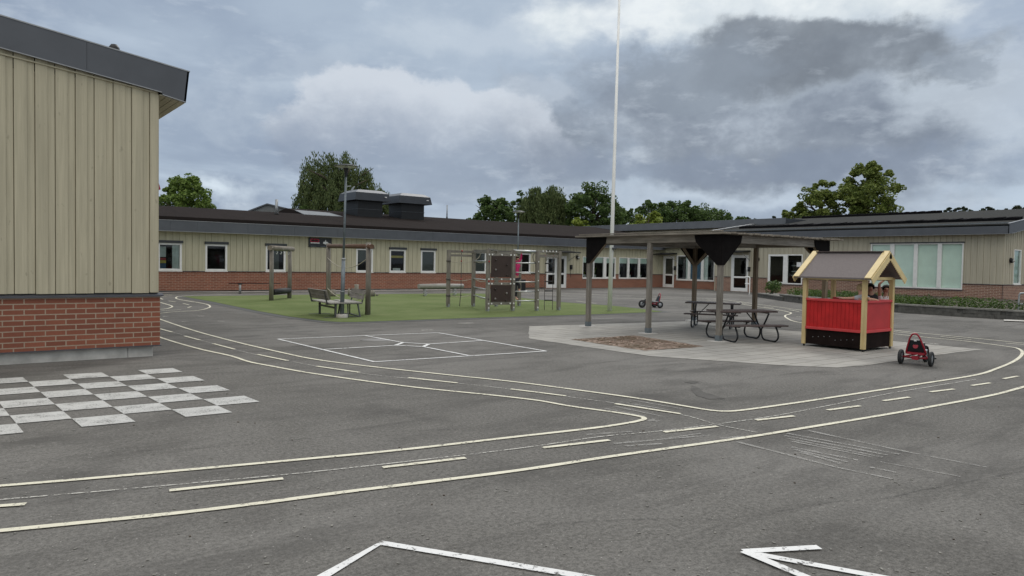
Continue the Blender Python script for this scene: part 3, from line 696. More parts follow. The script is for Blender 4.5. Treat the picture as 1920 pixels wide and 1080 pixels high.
g.prism([(-6, YF+.05, 5.2), (2.7, YF+.05, 4.21), (2.7, YN+.0, 4.21), (-6, YN+.0, 5.2)], (0, 0, .02)); g.build('soffit', 'siding_near', nb)
g = MB(); g.prism([(-6, YF+.05, rake(-6)-.02), (3.13, YF+.05, rake(3.13)-.02), (3.13, YF+.05, rake(3.13)-.12), (-6, YF+.05, rake(-6)-.12)], (0, 21, 0)); g.build('roof', 'felt_brown', nb)
g = MB(); g.box((-6.1, YN+.1, 0), (-6, 34, 5.5)); g.box((-6, 33.9, 0), (XN, 34, 4.6)); g.build('back_wall', 'siding_near', nb)
p = PY(214, 83, YN+.5); g = MB(); g.lathe((p[0], p[1], p[2]-.305), [(.05, 0), (.06, .1), (.085, .16), (.08, .25), (.045, .30), (.001, .305)], 12); tag(g.build('roof_vent_cap', 'black_metal'), 'small black vent cap poking above the roof edge of the near boarded building', 'vent')
p = PX(300, 356, 2.95); fl = thing('flood_light', 'dark red floodlight on a white bracket peeking from behind the boarded corner', 'lamp', (2.74, p[1], 2.78))
g = MB(); g.obox((2.90, p[1], 2.82), (.035, .02, .02), (0, .05, 0), (-.02, 0, .07)); g.build('lamp_head', 'trike_red', fl); g = MB(); g.bar((2.73, p[1], 2.60), (2.86, p[1], 2.76), .02); g.build('bracket', 'white_paint', fl)
# ------------------------------------------------------------------ wing A (long one)
YA = 36.35
wa = Wall('x', YA); xa0, xa1 = 3.5, 42.7
A = thing('school_building', 'long low beige wing with red brick base, many small windows and brown felt roof', 'building', (23, YA, 0))
def wr(W_, l, r, t, b): a0 = W_.at(l, (t+b)/2)[0]; a1 = W_.at(r, (t+b)/2)[0]; z1 = W_.at((l+r)/2, t)[1]; z0 = W_.at((l+r)/2, b)[1]; a0, a1 = sorted((a0, a1)); return a0, a1, z0, z1
singles = [wr(wa, *q) for q in [(295.6, 340.6, 453, 508), (384.7, 425.8, 455.8, 508), (498, 535, 459.9, 509.8), (667.5, 698.8, 464, 511), (730, 760, 465.6, 511.3), (788.8, 816, 467, 512), (888, 911, 474, 513.5), (921, 956, 474.3, 513.7), (976, 994, 474.6, 514)]]
for i, s_ in enumerate(singles): singles[i] = (s_[0], s_[1], 1.0, 2.27)
tw1 = wr(wa, 1092, 1154, 477, 523); tw2 = wr(wa, 1160, 1215, 478, 523.5); tw1 = (tw1[0], tw1[1], .68, 2.16); tw2 = (tw2[0], tw2[1], .68, 2.16)
dA = wr(wa, 1024, 1061.7, 479, 538); dA = (dA[0], dA[1], .02, 2.16)
opsA = singles+[tw1, tw2, dA]
LZ = .95
g = MB(); wa.boards(g, xa0, xa1, LZ+.03, 3.1, opsA, .29, None, A); g.build('siding', 'siding_far', A)
g = MB(); wa.solid(g, xa0, xa1, .0, LZ, opsA, -.12, .03); g.build('brick_wall', 'brick_red', A)
ledges(A, wa, xa0, xa1, opsA)
g = MB(); wa.box(g, xa0, dA[0]-.1, .03, .034, 0, .06); g.build('base_flashing', 'black_metal', A)
yf = YA-.42; f0, f1 = PY(880, 455.8, yf)[2], PY(838, 441, yf)[2]
f0 = 2.80; f1 = 3.30
g = MB(); x = xa0
while x < 42.5: x2 = min(x+1.17, 42.5); g.box((x, yf, f0+.02), (x2-.006, yf+.03, f1)); x = x2
g.build('fascia', 'sheet_grey', A)
g = MB(); g.box((xa0, yf-.012, f1), (42.5, yf+.10, f1+.022)); g.box((xa0, yf-.01, f0), (42.5, yf+.03, f0+.02)); g.build('fascia_trim', 'sheet_edge', A)
g = MB(); g.box((xa0, yf+.03, f0+.005), (42.5, YA, f0+.018)); g.build('soffit', 'siding_far', A)
g = MB(); g.box((xa0, yf+.38, 3.2), (42.5, yf+.5, 3.50)); g.box((xa0, yf+.1, 3.22), (42.5, yf+.38, 3.31)); g.build('roof_upstand', 'felt_black', A)
def ra(Y): return 3.50+.14*(Y-36.3)
xs_ = PY(580, 402, 42.6)[0]
g = MB(); g.prism([(xa0, 36.3, 3.50), (xa0, 42.5, ra(42.5)), (xa0, 48, ra(42.5)-.8), (xa0, 48, 3.2), (xa0, 36.3, 3.3)], (xs_-xa0, 0, 0))
g.prism([(xs_, 36.3, 3.504), (xs_, 46.5, ra(46.5)+.004), (xs_, 56, ra(46.5)-1.2), (xs_, 56, 3.2), (xs_, 36.3, 3.3)], (50-xs_, 0, 0)); g.build('roof', 'felt_brown', A)
g = MB(); q = [(552, 393.2), (617, 398.7), (643, 405.8), (570, 401.7)]; P = []
for px, py in q:
    d = ray(px, py); tt = (3.53+.14*(-36.3)-CAM[2]+.0)/(d[2]-.14*d[1]); P.append(CAM+d*tt)
g.prism([tuple(p_) for p_ in P], (0, 0, -.03)); g.build('roof_sheet', 'roof_sheet_pale', A)
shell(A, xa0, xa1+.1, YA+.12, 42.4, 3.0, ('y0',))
g = MB(); g.box((40.5, 42.4, 3.2), (50, 50, 3.4)); g.build('rear_slab', 'interior', A)
for i, o_ in enumerate(singles):
    a0, a1, z0, z1 = o_; bl = {0: [(a0+(a1-a0)*.62, a1-.05, z0+.05, z1-.05, 'curtain_grey')], 2: [(a0+.25, a1-.3, z0+.05, z1-.05, 'blind_dark')], 3: [(a0+.05, a1-.05, z0+.55, z1-.05, 'blind_dark')], 4: [(a0+.05, a1-.05, z0+.80, z0+.92, 'book_yellow')], 5: [(a0+.05, a1-.05, z0+.05, z1-.05, 'blind_dark')], 6: [(a0+.05, a1-.05, z0+.1, z1-.05, 'blind_dark')]}.get(i)
    f = grid_window(A, wa, a0, a1, z0, z1, box=True, blind=bl, fr=.085)
    if i == 0:
        for k, (mt, zz0, zz1) in enumerate((('book_blue', .06, .32), ('book_yellow', .33, .46), ('book_red', .47, .58), ('curtain_grey', .62, 1.1))):
            q = MB(); wa.box(q, a0+.09, a0+.40, -.30, -.22, z0+zz0, z0+zz1); q.build('shelf_box', mt, f)
    if i == 4: q = MB(); wa.box(q, a0+.3, a1-.25, -.16, -.13, z0+.07, z0+.22); q.build('paper', 'paper_white', f)
for (a0, a1, z0, z1), ms in ((tw1, [(1112, 1113.5), (1131, 1135.5)]), (tw2, [(1176, 1179.5), (1196, 1199.5)])):
    mm = [(wa.at(p, 500)[0], wa.at(q, 500)[0]) for p, q in ms]
    f = grid_window(A, wa, a0, a1, z0, z1, mull=mm, fr=.05, blind=[(a0+.05, a1-.05, z1-.42, z1-.05, 'blind_green')], casements=[(mm[1][1], a1-.05)] if a0 == tw1[0] else ())
def door(par, W_, a0, a1, z0, z1, leaves=1, name='door', handle=1):
    g = MB(); fr = .06; W_.box(g, a0, a0+fr, -.08, .02, z0, z1); W_.box(g, a1-fr, a1, -.08, .02, z0, z1); W_.box(g, a0+fr, a1-fr, -.08, .02, z1-fr, z1)
    b0, b1 = a0+fr, a1-fr; n = leaves
    for i in range(n):
        c0 = b0+(b1-b0)*i/n; c1 = b0+(b1-b0)*(i+1)/n-.01; st = .12
        W_.box(g, c0+.005, c0+st, -.05, .0, z0+.01, z1-fr-.01); W_.box(g, c1-st, c1, -.05, .0, z0+.01, z1-fr-.01)
        W_.box(g, c0+st, c1-st, -.05, .0, z1-fr-.13, z1-fr-.01); W_.box(g, c0+st, c1-st, -.05, .0, z0+.01, z0+.24); W_.box(g, c0+st, c1-st, -.05, .0, z0+.88, z0+1.0)
    d = g.build(name, 'white_paint', par)
    p = MB(); p.face([W_.P(b0+.1, -.03, z0+.2), W_.P(b1-.1, -.03, z0+.2), W_.P(b1-.1, -.03, z1-.15), W_.P(b0+.1, -.03, z1-.15)]); p.build('pane', 'glass', d)
    h = MB(); hx = b1-.06 if handle > 0 else b0+.06
    if leaves == 2: hx = (b0+b1)/2+.07
    W_.box(h, hx-.012, hx+.012, .03, .05, z0+.95, z0+1.45); W_.box(h, hx-.012, hx+.012, .0, .03, z0+.98, z0+1.0); W_.box(h, hx-.012, hx+.012, .0, .03, z0+1.40, z0+1.42); h.build('handle', 'galv_pale', d)
    return d
door(A, wa, *dA, leaves=2)
def canopy(par, W_, a0, a1, z, dep=1.0, drop=.12, sides=True):
    g = MB(); g.prism([W_.P(a0, 0.03, z+.10), W_.P(a0, dep, z+.10-drop), W_.P(a0, dep, z+.03-drop), W_.P(a0, .03, z)], Vector(W_.P(a1, 0, 0))-Vector(W_.P(a0, 0, 0)))
    c = g.build('canopy', 'black_metal', par); h = MB()
    for a in (a0+.05, a1-.05): h = MB(); h.bar(W_.P(a, .03, z-.55), W_.P(a, dep*.85, z-.02-drop), .03); h.bar(W_.P(a, .03, z-.62), W_.P(a, .03, z), .03); h.build('canopy_strut', 'galv_pale', c)
    return c
canopy(A, wa, dA[0]-.05, dA[1]+.25, 2.42, 1.15, .1)
def wall_lamp(loc, W_, label):
    t = thing('wall_lamp', label, 'lamp', loc, 'wall lamps on the school wings'); g = MB(); n = Vector(W_.P(0, 1, 0))-Vector(W_.P(0, 0, 0)); L0 = Vector(loc)
    g.tube([L0, L0+n*.05], .13, 14); g.tube([L0+n*.05+Vector((0, 0, -.02)), L0+n*.14+Vector((0, 0, -.02))], [.13, .10], 14); g.build('housing', 'black_metal', t)
    h = MB(); c = L0+n*.15+Vector((0, 0, -.03)); h.ball(c, .075, 10, 6); h.build('glass_globe', 'lamp_glass', t)
a, z = wa.at(1081.7, 482.5); wall_lamp((a, YA-.03, z), wa, 'round black wall lamp beside the double glass door')
def mailbox(loc, W_, label):
    t = thing('intercom_box', label, 'intercom', loc); g = MB(); a = loc[0] if W_.ax == 'x' else loc[1]; W_.box(g, a-.08, a+.08, .03, .12, loc[2], loc[2]+.30); g.build('case', 'black_metal', t)
    g = MB(); W_.box(g, a-.05, a+.05, .12, .13, loc[2]+.17, loc[2]+.26); g.build('screen', 'dark_grey_metal', t); g = MB(); W_.box(g, a-.012, a+.012, .03, .05, loc[2]-.55, loc[2]); g.build('cable_pipe', 'dark_grey_metal', t)
a, z = wa.at(1069.5, 505); mailbox((a, YA, z), wa, 'black box on a cable pipe between the double door and the wide window')
# sign on wing A
a0, z0 = wa.at(577.6, 463); a1, z1 = wa.at(621, 447); z1 = min(z1, f0-.02)
t = thing('wall_sign', 'dark banner under the roof edge with red round emblems and a white hand', 'sign', (a0, YA-.08, z0))
g = MB(); wa.box(g, a0, a1, .03, .075, z0, z1); g.build('board', 'sign_black', t)
wd, ht = a1-a0, z1-z0
for k in range(3):
    g = MB(); cx = a0+wd*(.145+.115*k); g.lathe((cx, YA-.077, z0+ht*.70), [(.05, 0), (.105, 0), (.105, -.006), (.05, -.006), (.05, 0)], 14, 'y'); g.build('red_emblem', 'sign_red', t)
g = MB(); wa.box(g, a0+wd*.08, a0+wd*.47, .0755, .082, z0+ht*.40, z0+ht*.50); g.build('white_lettering_bar', 'paper_white', t)
g = MB(); wa.box(g, a0+wd*.08, a0+wd*.30, .0755, .080, z0+ht*.08, z0+ht*.11); wa.box(g, a0+wd*.5, a0+wd*.9, .0755, .080, z0+ht*.08, z0+ht*.11); g.build('small_print', 'galvanised', t)
g = MB(); hx, hz = a0+wd*.62, z0+ht*.30
poly = [(0, .12), (.02, .30), (.16, .33), (.18, .52), (.23, .52), (.24, .33), (.34, .30), (.44, .16), (.46, .02), (.40, .04), (.37, .10), (.30, .0), (.10, .06)]
g.prism([wa.P(hx+u*wd*.55, .0755, hz+v*ht*1.0) for u, v in poly], (0, -.008, 0)); g.build('hand_symbol', 'paper_white', t)
# roof things on A
def vent_hood(x, y, label):
    z = ra(y)-.02; t = thing('roof_fan_housing', label, 'ventilator', (x, y, z), 'dark fan housings on the long roof')
    w_, d_ = 1.75, 1.75
    g = MB(); g.box((x, y, z-.1), (x+w_, y+d_, z+1.15)); o = g.build('lower_box', 'black_metal', t)
    g = MB(); 
    for zz in (.50,): 
        g.box((x-.02, y-.02, z+zz), (x+w_+.02, y, z+zz+.04)); g.box((x-.02, y, z+zz), (x, y+d_+.02, z+zz+.04))
    g.build('joint_band', 'dark_grey_metal', t)
    h = MB(); e0, e1 = .40, .30; zb, zt = z+1.06, z+1.56
    b = [(x-e0, y-e0), (x+w_+e0, y-e0), (x+w_+e0, y+d_+e0), (x-e0, y+d_+e0)]; tp = [(x-e1, y-e1), (x+w_+e1, y-e1), (x+w_+e1, y+d_+e1), (x-e1, y+d_+e1)]; tt = [(x+.05, y+.05), (x+w_-.05, y+.05), (x+w_-.05, y+d_-.05), (x+.05, y+d_-.05)]
    h.face([(*q, zb) for q in reversed(b)])
    for k in range(4):
        j = (k+1) % 4; h.face([(*b[k], zb), (*b[j], zb), (*tp[j], zt), (*tp[k], zt)])
    h.build('hood_skirt', 'sheet_dark', t)
    h = MB()
    for k in range(4):
        j = (k+1) % 4; h.face([(*tp[k], zt), (*tp[j], zt), (*tt[j], zt+.20), (*tt[k], zt+.20)])
    h.face([(*q, zt+.20) for q in tt]); h.build('hood_top', 'sheet_mid', t)
    h = MB(); h.box((x+w_+e0-.45, y-e0-.025, zb+.24), (x+w_+e0-.30, y-e0-.0, zb+.30)); h.build('tag_plate', 'paper_white', t)
vent_hood(21.0, 43.1, 'left dark fan housing with hipped hood behind the tall lamp post')
p = PY(752.6, 408.7, 43.1); vent_hood(p[0], 43.1, 'right dark fan housing with hipped hood on the brown roof')
for px, yb, yt, lab in ((518.5, 402, 374, 'thick pale roof pipe left of the birch tree'), (838, 409, 384.5, 'thin pale roof pipe right of the fan housings'), (1030, 421, 416, 'short white stub pipe on the brown roof near the middle trees')):
    d = ray(px, yb); tt = (3.50-.14*36.3-CAM[2])/(d[2]-.14*d[1]); p = CAM+d*tt; q = PY(px, yt, p[1])
    t = thing('roof_pipe', lab, 'pipe', tuple(p), 'pipes on the long brown roof'); r = .085 if px < 600 else .045
    g = MB(); g.tube([(p[0], p[1], p[2]-.05), (p[0], p[1], q[2])], r, 12); g.build('tube', 'galv_pale', t); g = MB(); g.tube([(p[0], p[1], p[2]-.05), (p[0], p[1], p[2]+.10)], r*1.35, 12); g.build('collar', 'black_metal', t)
# distant pale gabled building
db = thing('gabled_building', 'pale grey metal gabled hall far behind the long brown roof', 'building', (37, 75, 0))
dl, dp, dr = PR(468, 398, 85), PR(502, 384.5, 85), PR(575, 402, 85)
g = MB(); e = (dr-dl); e[2] = 0; bk = Vector((14, 18, 0)); 
P0 = [(dl[0]-e[0]*.05, dl[1]-e[1]*.05, 0), (dr[0], dr[1], 0), (dr[0], dr[1], dr[2]), (dp[0], dp[1], dp[2]), (dl[0]-e[0]*.05, dl[1]-e[1]*.05, dl[2]-.1)]
g.prism(P0, bk); g.build('wall', 'roof_sheet_pale', db)
g = MB(); sh = Vector((-.15, -.2, .03))
for a_, b_ in ((P0[4], P0[3]), (P0[3], P0[2])): g.prism([Vector(a_)+sh, Vector(b_)+sh, Vector(b_)+sh+bk, Vector(a_)+sh+bk], (0, 0, .15))
g.build('roof', 'sheet_grey', db)
# ------------------------------------------------------------------ recessed section + wing D (right) + taller C
XR = 42.7; wrc = Wall('y', XR); YS = 30.35
R_ = thing('school_building', 'recessed beige section in the inner corner with one glass door and wide window', 'building', (XR, 33, 0))
dR = wr(wrc, 1243.5, 1264.5, 480, 537); dR = (dR[0], dR[1], .02, 2.35)
wR = wr(wrc, 1269, 1340, 480, 524.5); wR = (wR[0], wR[1], .62, 2.40)
opsR = [dR, wR]
g = MB(); wrc.boards(g, YS-.2, YA, LZ+.03, 3.15, opsR, .29, None, R_); g.build('siding', 'siding_far', R_)
g = MB(); wrc.solid(g, YS-.2, YA, 0, LZ, opsR, -.12, .03); g.build('brick_wall', 'brick_red', R_)
ledges(R_, wrc, YS-.2, YA, opsR)
g = MB(); g.box((XR-.45, YS-.2, 2.95), (XR-.42, YA-.45, 3.36)); g.build('fascia', 'sheet_grey', R_)
g = MB(); g.prism([(XR-.45, YS-.2, 3.36), (46, YS-.2, 3.86), (46, YS-.2, 3.7), (XR-.45, YS-.2, 3.2)], (0, 6.2, 0)); g.box((XR-.42, YS-.2, 3.0), (XR, YA-.45, 3.02)); g.build('roof', 'felt_brown', R_)
shell(R_, XR+.12, 45.4, YS, YA+6, 3.0, ('x0',))
door(R_, wrc, *dR, handle=-1); canopy(R_, wrc, dR[0]-.25, dR[1]+.3, 2.50, 1.1, .1)
mm = [(wrc.at(q, 500)[0], wrc.at(p, 500)[0]) for p, q in ((1290, 1294), (1315, 1319.5))]
a0, a1, z0, z1 = wR
grid_window(R_, wrc, a0, a1, z0, z1, mull=mm, fr=.06, mw=.1, blind=[(mm[1][1]-0, mm[0][0], z0+.06, z1-.06, 'curtain_blue'), (mm[0][1], mm[0][1]+.25, z0+.06, z1-.06, 'curtain_grey'), (mm[1][0]-.3, mm[1][0], z0+.06, z1-.06, 'curtain_grey')])
a, z = wrc.at(1266.6, 507); mailbox((XR, a, z+.02), wrc, 'black intercom box between the inner corner door and the three light window')
# C
XC = 45.6
C_ = thing('school_building', 'taller set back school block with flat dark fascia above the inner corner', 'building', (XC+.4, 38, 0))
g = MB(); g.box((XC, 28.0, 4.53), (XC+.03, 52, 5.04)); g.build('fascia', 'sheet_mid', C_); g = MB(); g.box((XC-.01, 28.0, 5.04), (XC+.1, 52, 5.065)); g.build('fascia_trim', 'sheet_edge', C_)
wc = Wall('y', XC+.45); g = MB(); wc.boards(g, 28.0, 45.5, 3.6, 4.6, [], .29, None, C_); g.box((XC+.6, 28, 3.0), (XC+9, 45.5, 4.5)); g.build('siding', 'siding_warm', C_)
g = MB(); g.box((XC+.03, 28.0, 4.54), (XC+9, 52, 5.03)); g.build('roof', 'sheet_dark', C_)
# D
XD = 41.2; YD0 = 13.42; wd_ = Wall('y', XD)
D = thing('school_building', 'right school wing with pale brick base and wide frosted window behind the red playhouse', 'building', (XD, 22, 0))
dD = wr(wd_, 1371, 1403, 477, 547); dD = (dD[0], dD[1], .02, 2.42)
w2 = wr(wd_, 1440.4, 1505, 478, 534); w2 = (w2[0], w2[1], .62, 2.46)
wb = wr(wd_, 1632, 1806, 455.5, 543); wb = (wb[0], wb[1], .66, 3.06)
opsD = [dD, w2, wb]
g = MB(); wd_.boards(g, YD0, YS, LZ+.03, 3.6, opsD, .29, None, D)
def ztD(a): return 3.55+.14*(a-XD)
wg = Wall('x', YD0); wgo = wr(wg, 1899.5, 1913, 476.7, 532); wgo = (wgo[0], wgo[1], 1.0, 2.75)
wg.boards(g, XD+.0, 52, LZ+.03, 5, [wgo], .29, ztD, D); g.build('siding', 'siding_warm', D)
g = MB(); wd_.solid(g, YD0-.03, YS, 0, LZ, opsD, -.12, .03); g.box((XD+.14, YD0-.03, 0), (52, YD0+.1, LZ)); g.build('brick_wall', 'brick_pale', D)
ledges(D, wd_, YD0-.08, YS+.03, opsD); g = MB(); g.box((XD, YD0-.07, LZ), (52, YD0, LZ+.028)); g.build('ledge', 'ledge_metal', D)
g = MB(); g.box((XD-.034, YD0-.034, 0), (XD-.015, YD0-.015, LZ)); g.box((XD+.13, YD0-.032, 0), (XD+.14, YD0-.03, LZ)); g.build('brick_joint', 'black_metal', D)
xf = XD-.45; 
g = MB(); g.box((xf, 13.08, 3.47), (xf+.03, YS+.1, 3.90)); g.build('fascia', 'sheet_grey', D)
g = MB(); g.box((xf-.01, 13.06, 3.455), (xf+.04, YS+.1, 3.47)); g.prism([(xf-.02, 13.05, 3.98), (xf+10.7, 13.05, 5.48), (xf+10.7, 13.05, 5.46), (xf-.02, 13.05, 3.955)], (0, .10, 0))
g.prism([(xf+.35, 13.045, 3.50), (xf+10.7, 13.045, 4.95), (xf+10.7, 13.045, 4.935), (xf+.35, 13.045, 3.485)], (0, .04, 0))
g.prism([(xf-.02, YS+.12, 4.07), (xf+5.6, YS+.12, 4.85), (xf+5.6, YS+.12, 4.77), (xf-.02, YS+.12, 4.0)], (0, -.16, 0)); g.build('roof_trim', 'sheet_edge', D)
g = MB(); g.prism([(xf, 13.08, 3.95), (xf+.5, 13.08, 4.02), (xf+.5, 13.08, 3.49), (xf, 13.08, 3.47)], (0, .03, 0)); g.prism([(xf+.5, 13.085, 4.02), (xf+10.7, 13.085, 5.46), (xf+10.7, 13.085, 4.95), (xf+.5, 13.085, 3.49)], (0, .03, 0)); g.build('verge_fascia', 'sheet_grey', D)
g = MB(); g.box((xf+.03, 13.11, 3.475), (XD, YS+.1, 3.49)); g.prism([(xf+.5, 13.11, 3.53), (xf+10, 13.11, 4.86), (xf+10, 13.4, 4.86), (xf+.5, 13.4, 3.53)], (0, 0, .02)); g.build('soffit', 'siding_warm', D)
g = MB(); g.prism([(xf, 13.11, 3.96), (xf+10.2, 13.11, 5.40), (xf+20, 13.11, 4.0), (xf+20, 13.11, 3.8), (xf, 13.11, 3.85)], (0, YS-13.11, 0)); g.build('roof', 'felt_grey', D)
def zr(x): return 3.96+.1412*(x-xf)
for (x, w_, ya, yb, zz) in ((42.6, .5, 13.25, 29.6, .14), (50.2, .4, 20, 29.5, .14)):
    g = MB(); r2 = random.Random(5); n = 90
    for i in range(n):
        y0 = ya+(yb-ya)*i/n; y1 = ya+(yb-ya)*(i+1)/n; h = zz*r2.uniform(.85, 1.15)
        g.prism([(x, y0, zr(x)-.02), (x+w_, y0, zr(x+w_)-.02), (x+w_, y0, zr(x+w_)+h), (x+r2.uniform(0, .03), y0, zr(x)+h)], (0, y1-y0, 0))
    g.build('roof_strip', 'felt_black', D)
g = MB(); g.box((xf+.25, 13.2, 3.96), (xf+.30, YS, 4.03)); g.build('eave_flashing', 'galvanised', D)
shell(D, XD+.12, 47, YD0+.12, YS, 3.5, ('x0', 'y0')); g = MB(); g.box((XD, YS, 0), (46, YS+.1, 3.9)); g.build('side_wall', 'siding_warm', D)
door(D, wd_, *dD, handle=-1); canopy(D, wd_, dD[0]-.15, dD[1]+.2, 2.62, 1.0, .1)
mm = [(wd_.at(q, 500)[0], wd_.at(p, 500)[0]) for p, q in ((1470, 1476.7),)]
f = grid_window(D, wd_, *w2, mull=mm, fr=.07, sill='ledge_metal', casements=[(mm[0][1], w2[1]-.07)])
q = MB(); 
for zz in (1.15, 1.4, 1.75): wd_.box(q, w2[0]+.1, mm[0][0], -.5, -.45, zz, zz+.025)
q.build('shelf', 'curtain_grey', f); q = MB(); wd_.box(q, w2[0]+.12, w2[0]+.42, -.03+.004, -.03+.01, 1.70, 1.98); q.build('notice', 'paper_white', f)
mm = [(wd_.at(q, 500)[0], wd_.at(p, 500)[0]) for p, q in ((1668.5, 1676), (1713, 1720), (1757.5, 1765))]
grid_window(D, wd_, *wb, mull=mm, fr=.06, sill='ledge_metal', blind=[(wb[0]+.06, wb[1]-.06, wb[2]+.06, wb[3]-.06, 'blind_green')])
q = MB(); wd_.box(q, wb[0]-.05, wb[1]+.05, .03, .08, wb[3], wb[3]+.06); q.build('drip_cap', 'dark_grey_metal', D)
grid_window(D, wg, *wgo, fr=.05, blind=[(wgo[0]+.05, wgo[1]-.05, wgo[2]+.05, wgo[3]-.05, 'blind_green')])
a, z = wg.at(1892.7, 488); wall_lamp((a, YD0-.03, z), wg, 'round black wall lamp on the gable wall at the right edge')
a, z = wd_.at(1421.5, 486); wall_lamp((XD-.03, a, z), wd_, 'round black wall lamp right of the entrance door with the white rail')
a, z = wd_.at(1405.5, 509); mailbox((XD, a, z), wd_, 'black intercom box right of the door with the white rail')
# potted plants behind the wide windows
def potted(x, y, z, h, label):
    t = thing('potted_plant', label, 'plant', (x, y, z), 'potted plants on the window sills'); g = MB(); g.lathe((x, y, z), [(.001, 0), (.08, 0), (.11, .22), (.10, .22), (.09, .18), (.001, .18)], 12); g.build('pot', 'pot_white', t)
    g = MB(); r2 = random.Random(int(x*100)); g.rnd = []
    for i in range(26):
        a = r2.uniform(0, 6.28); l = h*r2.uniform(.6, 1); o = Vector((math.cos(a), math.sin(a)*.5, 0)); b = Vector((x, y, z+.18)); s = Vector((-o.y, o.x, 0))*.02
        m_ = b+o*.08+Vector((0, 0, l*.6)); e = b+o*.2+Vector((0, 0, l)); g.face([b-s, b+s, m_+s, m_-s]); g.face([m_-s, m_+s, e]); g.rnd += [r2.random()]*2
    g.build('leaves', 'leaf_mid', t)
for px, h, lab in ((1100, .3, 'small white pot at the left end of the first wide window'), (1119.5, .65, 'leafy plant in the middle of the first wide window'), (1165, .6, 'leafy plant in the left light of the second wide window'), (1184.5, .7, 'leafy plant in the middle light of the second wide window'), (1204.5, .25, 'small pot in the right light of the second wide window')):
    potted(wa.at(px, 515)[0], YA+.24, .70, h, lab)
sh = MB(); wa.box(sh, tw1[0], tw2[1], -.35, -.125, .66, .695); sh.build('window_board', 'white_paint', A)
# ------------------------------------------------------------------ planter and hedge
pl = [G(*q)[:2] for q in [(2060, 612), (1885, 599), (1805, 594), (1684, 586), (1500, 568.5), (1461, 563.5)]]
pw = thing('planter_wall', 'low grey stone retaining wall with pale cap holding the long hedge', 'planter', (*pl[2], 0))
g = MB(); cp = MB(); r2 = random.Random(11)
P = [Vector((*p, 0)) for p in pl]
for a, b in zip(P, P[1:]):
    d = (b-a); n = int(d.length/.42)+1; nn = Vector((-d.y, d.x, 0)).normalized(); 
    if nn.x < 0: nn = -nn
    for row in range(2):
        for i in range(n):
            s0 = a+d*((i+(.5 if row else 0))/n); s1 = a+d*(min(1, (i+(.5 if row else 0)+1)/n)); off = r2.uniform(0, .02)
            if (s1-s0).length < .02: continue
            g.obox((s0+s1)/2+nn*(.13+off)+Vector((0, 0, .07+.135*row)), (s1-s0)*.494, nn*.13, Vector((0, 0, .064)))
    g.obox((a+b)/2+nn*.16+Vector((0, 0, .14)), (b-a)*.499, nn*.11, Vector((0, 0, .135)))
    cp.obox((a+b)/2+nn*.13+Vector((0, 0, .305)), (b-a)/2, nn*.155, Vector((0, 0, .028)))
g.build('stone_courses', 'planter_stone', pw, ); cp.build('cap', 'planter_cap', pw)
pl2 = [G(1467, 564.5)[:2], G(1420, 557)[:2]]
pw2 = thing('planter_wall', 'short higher end of the stone planter near the door, pale slab on top', 'planter', (*pl2[0], 0))
a, b = Vector((*pl2[0], 0)), Vector((*pl2[1], 0)); d = b-a; nn = Vector((-d.y, d.x, 0)).normalized(); nn = nn if nn.x > 0 else -nn
g = MB(); 
for i in range(8): g.obox(a+d*(i+.5)/8+nn*.15+Vector((0, 0, .09)), d*.0615, nn*.14, Vector((0, 0, .09)))
g.build('stone_courses', 'planter_stone', pw2); g = MB(); g.obox((a+b)/2+nn*.5+Vector((0, 0, .21)), d*.5, nn*.52, Vector((0, 0, .028))); g.build('cap', 'planter_cap', pw2)
bed = [tuple(p+Vector((.2, .1, 0)))[:2] for p in P]+[(XD-.05, 24), (XD-.05, 13.4), (40, 4)]
g = MB(); g.face([(q[0], q[1], .27) for q in bed]); struct('planting_bed_soil', g, 'soil')
def leaves(g, c, r, n, size, rr, flat=.5):
    for i in range(n):
        while True:
            v = Vector((rr.uniform(-1, 1), rr.uniform(-1, 1), rr.uniform(-1, 1)))
            if .05 < v.length < 1: break
        v = v.normalized()*(v.length**.45); p = Vector((c[0]+v.x*r[0], c[1]+v.y*r[1], c[2]+v.z*r[2]))
        a = Vector((rr.uniform(-1, 1), rr.uniform(-1, 1), rr.uniform(-flat, flat))).normalized(); b = a.cross(Vector((rr.uniform(-1, 1), rr.uniform(-1, 1), rr.uniform(-1, 1)))).normalized(); s = size*rr.uniform(.6, 1.4)
        g.face([p-a*s*.5, p-b*s*.32+a*s*.05, p+a*s*.5, p+b*s*.32]); g.rnd.append(rr.random())
rr = random.Random(21); g = MB(); g.rnd = []
for a, b in zip(P, P[1:]):
    d = b-a; nn = Vector((-d.y, d.x, 0)).normalized(); nn = nn if nn.x > 0 else -nn; n = int(d.length/.28)
    for i in range(n):
        for row in range(3):
            c = a+d*((i+rr.random())/n)+nn*(.45+row*.55+rr.uniform(-.1, .1)); h = rr.uniform(.12, .27)
            leaves(g, (c.x, c.y, .36+h*.3), (.28, .28, h), 105, .065, rr)
g.keep = True; tag(g.build('hedge_plants', 'leaf_hedge'), 'long low green hedge planted behind the stone retaining wall', 'hedge', kind='stuff')
g = MB(); g.rnd = []; c = PX(1449, 548, 34.5)
for i in range(9): leaves(g, (c[0]+rr.uniform(-.3, .3), c[1]+rr.uniform(-.4, .4), .42+rr.uniform(0, .36)), (.25, .25, .22), 130, .09, rr)
tr = thing('shrub', 'dark round shrub at the left end of the hedge', 'shrub', (c[0], c[1], .2)); g.build('foliage', 'leaf_dark', tr); g = MB(); g.tube([(c[0], c[1], .2), (c[0], c[1], .6)], .03, 6); g.build('stem', 'bark', tr)
